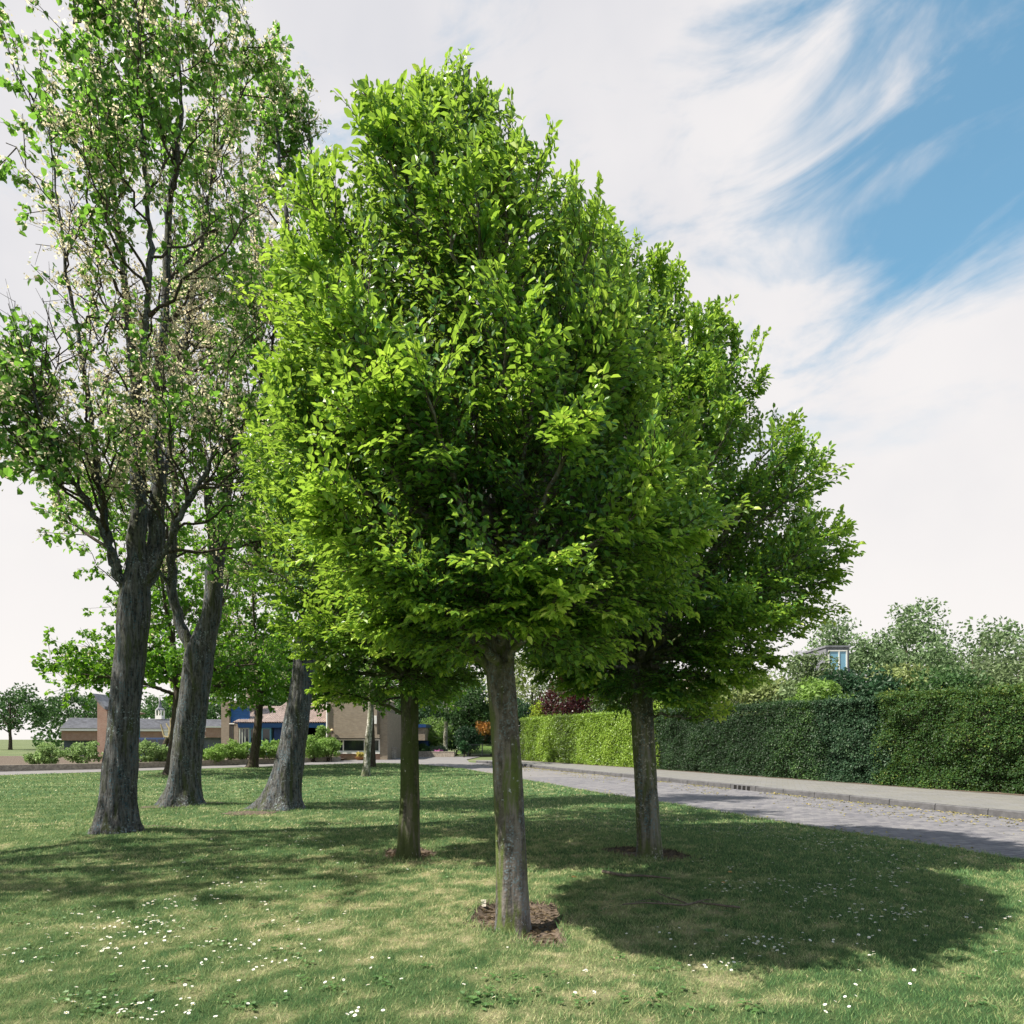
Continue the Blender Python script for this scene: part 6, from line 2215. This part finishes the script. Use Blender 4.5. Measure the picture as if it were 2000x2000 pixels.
# ------------------------------------------------------------------ small things on the lawn
def small_things():
    # square card with yellow disc
    g = G(944, 1773, -.02)
    g[2] = -.01
    card = obj('marker_card', [(g[0] - .022, g[1], g[2]), (g[0] + .022, g[1], g[2]), (g[0] + .022, g[1] + .004, g[2]), (g[0] - .022, g[1] + .004, g[2]),
                               (g[0] - .022, g[1] + .012, g[2] + .055), (g[0] + .022, g[1] + .012, g[2] + .055), (g[0] + .022, g[1] + .016, g[2] + .055), (g[0] - .022, g[1] + .016, g[2] + .055)],
               np.array([(3, 2, 1, 0), (4, 5, 6, 7), (0, 1, 5, 4), (1, 2, 6, 5), (2, 3, 7, 6), (3, 0, 4, 7)]), mat_plain('card_white', (.78, .72, .62), .7, .04), None, tuple(g))
    tag(card, 'small cream card with a yellow round patch beside the middle trunk', 'card')
    a = np.arange(16) / 16 * 2 * math.pi
    V = [(g[0] + .014 * math.cos(t), g[1] + .0035 + (.0275 + .017 * math.sin(t)) * .218, g[2] + .0275 + .017 * math.sin(t)) for t in a]
    V.append((g[0], g[1] + .0035 + .0275 * .218, g[2] + .0275))
    obj('round_patch', V, np.stack([np.arange(16), (np.arange(16) + 1) % 16, np.full(16, 16)], 1), mat_plain('patch_yellow', (.62, .50, .20), .7, .05), card)
    # clod
    rg = np.random.default_rng(3)
    g = G(952, 1797, -.05)
    mb = MB()
    mb.tube(spline([g + [-.025, 0, .0], g + [0, 0, .012], g + [.03, 0, .002]], 7), [.004, .018, .024, .026, .022, .016, .004], 8)
    tag(mb.build('soil_clod', M_SOIL, None, tuple(g), smooth=True), 'brown clod of earth lying in the middle soil pit', 'clod')
    mst = mat_plain('stick_bark', (.12, .10, .08), .9, .35, 25, .5)
    mend = mat_plain('cut_wood', (.40, .27, .17), .9, .1)
    pts = [G(1177, 1704, .04), G(1220, 1712, .035), G(1260, 1713, .04), G(1310, 1718, .035)]
    pts = [p + np.array([0, 0, .012]) for p in pts]
    mb = MB()
    mb.tube(spline(pts, 20), np.linspace(.017, .009, 20), 10)
    o = tag(mb.build('fallen_stick', mst, None, tuple(pts[0]), smooth=True), 'straight thick brown stick lying in front of the right hornbeam', 'stick')
    mb = MB()
    mb.tube([pts[0] + [-.004, 0, 0], pts[0] + [.004, .000, 0]], .0168, 10)
    mb.build('cut_end', mend, o)
    root = tag(empty('fallen_branch', tuple(G(1215, 1771, .05))), 'forked thin branch lying in the grass nearer than the straight stick', 'branch')
    for rows, r0, r1 in (([(1216, 1771), (1250, 1768), (1290, 1771), (1340, 1772), (1365, 1766), (1400, 1772), (1445, 1778)], .006, .009),
                         ([(1345, 1771), (1325, 1762), (1300, 1755), (1280, 1747)], .007, .003), ([(1300, 1769), (1270, 1762), (1240, 1766)], .004, .003), ([(1360, 1767), (1380, 1762), (1395, 1763)], .005, .003)):
        pp = [G(a, b, .03) + np.array([0, 0, rg.uniform(.015, .03)]) for a, b in rows]
        p = spline(pp, 24)
        p[1:-1] += rg.normal(size=(22, 3)) * .002
        mb = MB()
        mb.tube(p, np.linspace(r0, r1, 24), 7)
        mb.build('twig', mst, root, smooth=True)
    mlf = mat_leaf('dry_leaf', [(0, (.40, .25, .10)), (1, (.55, .36, .18))], (.5, .3, .1), .2, .8, .2)
    for px, py, s, lb in ((1116, 1720, .055, 'dry tan leaf lying left of the stick'), (1421, 1710, .05, 'pale dry leaf in the shade right of the right hornbeam'), (1408, 1731, .045, 'small curled dry leaf among the daisies')):
        g = G(px, py, .03)
        V, F, k = leaves(LEAF_OVAL, np.array([g + [0, 0, .035]]), np.array([[1, -.15, .05]]), np.array([[.1, -.5, 1]]), np.array([s]), np.array([s * .5]))
        tag(obj('fallen_leaf', V, F, mlf, None, tuple(g)), lb, 'leaf', 'dry leaves on the lawn')
    # broad leaved weed
    g = G(1385, 1828, .03)
    root = tag(empty('broadleaf_weed', tuple(g)), 'small bright broad leaved weed sprouting in the shaded grass', 'weed')
    mw = mat_leaf('weed_leaf', [(0, (.05, .12, .035)), (1, (.10, .20, .055))], (.12, .26, .05), .25, .5, .4)
    for a in (0.2, 1.6, 2.9, 4.3, 5.4):
        V, F, k = leaves(LEAF_HEART, np.array([g + [0, 0, .03]]), np.array([[math.cos(a), math.sin(a), .35]]), np.array([[0, 0, 1.0]]), np.array([.05]), np.array([.04]))
        obj('leaf', V, F, mw, root, attrs={'rnd': np.full(len(V), .6)})
    # low clover and plantain leaves between the blades
    n0 = 300
    d_ = 3.2 + 9 * rg.random(n0) ** 1.4
    x_ = rg.uniform(-.8, .8, n0) * d_
    ok = lawn_mask(x_, d_) & (vnoise(np.stack([x_ * 1.1, d_ * 1.1, x_ * 0], 1), 71) > .42)
    x_, d_ = x_[ok], d_[ok]
    k_ = 9
    cx, cy = np.repeat(x_, k_) + rg.normal(size=len(x_) * k_) * .035, np.repeat(d_, k_) + rg.normal(size=len(x_) * k_) * .035
    n = len(cx)
    B = np.stack([cx, cy, lawn_z(cx, cy) + rg.uniform(.008, .024, n)], 1)
    a_ = rg.uniform(0, 6.28, n)
    LL = rg.uniform(.016, .034, n)
    V, F, k = leaves(LEAF_HEART, B, np.stack([np.cos(a_), np.sin(a_), rg.uniform(-.1, .35, n)], 1), np.tile([0, 0, 1.0], (n, 1)) + rg.normal(size=(n, 3)) * .2, LL, LL * .8)
    tag(obj('clover', V, F, mw, attrs={'rnd': np.repeat(rg.random(n), k)}), 'low broad clover leaves growing between the grass blades', 'clover', kind='stuff')
    # dead needles and grass stalks in the pits
    mn = mat_leaf('straw', [(0, (.09, .065, .045)), (1, (.30, .24, .16))], (.3, .25, .1), .1, .9, .1)
    for p, lb in zip(PITS, ('dry needles and stalks littering the middle soil pit', 'dry stalks littering the right soil pit', 'dry stalks littering the left soil pit')):
        n = 700
        lo, hi = p.min(0), p.max(0)
        x, y = rg.uniform(lo[0], hi[0], n), rg.uniform(lo[1], hi[1], n)
        ok = in_poly(x, y, p + (p.mean(0) - p) * .08)
        x, y = x[ok], y[ok]
        n = len(x)
        B = np.stack([x, y, np.full(n, -.028) + rg.uniform(0, .012, n)], 1)
        LL = rg.uniform(.03, .09, n)
        V, F, k = leaves(LEAF_FAR, B, np.stack([rg.normal(size=n), rg.normal(size=n), rg.normal(size=n) * .08], 1), np.tile([0, 0, 1.0], (n, 1)), LL, LL * .05 + .002)
        tag(obj('straw_litter', V, F, mn, attrs={'rnd': np.repeat(rg.random(n), k)}), lb, 'litter', kind='stuff')


small_things()
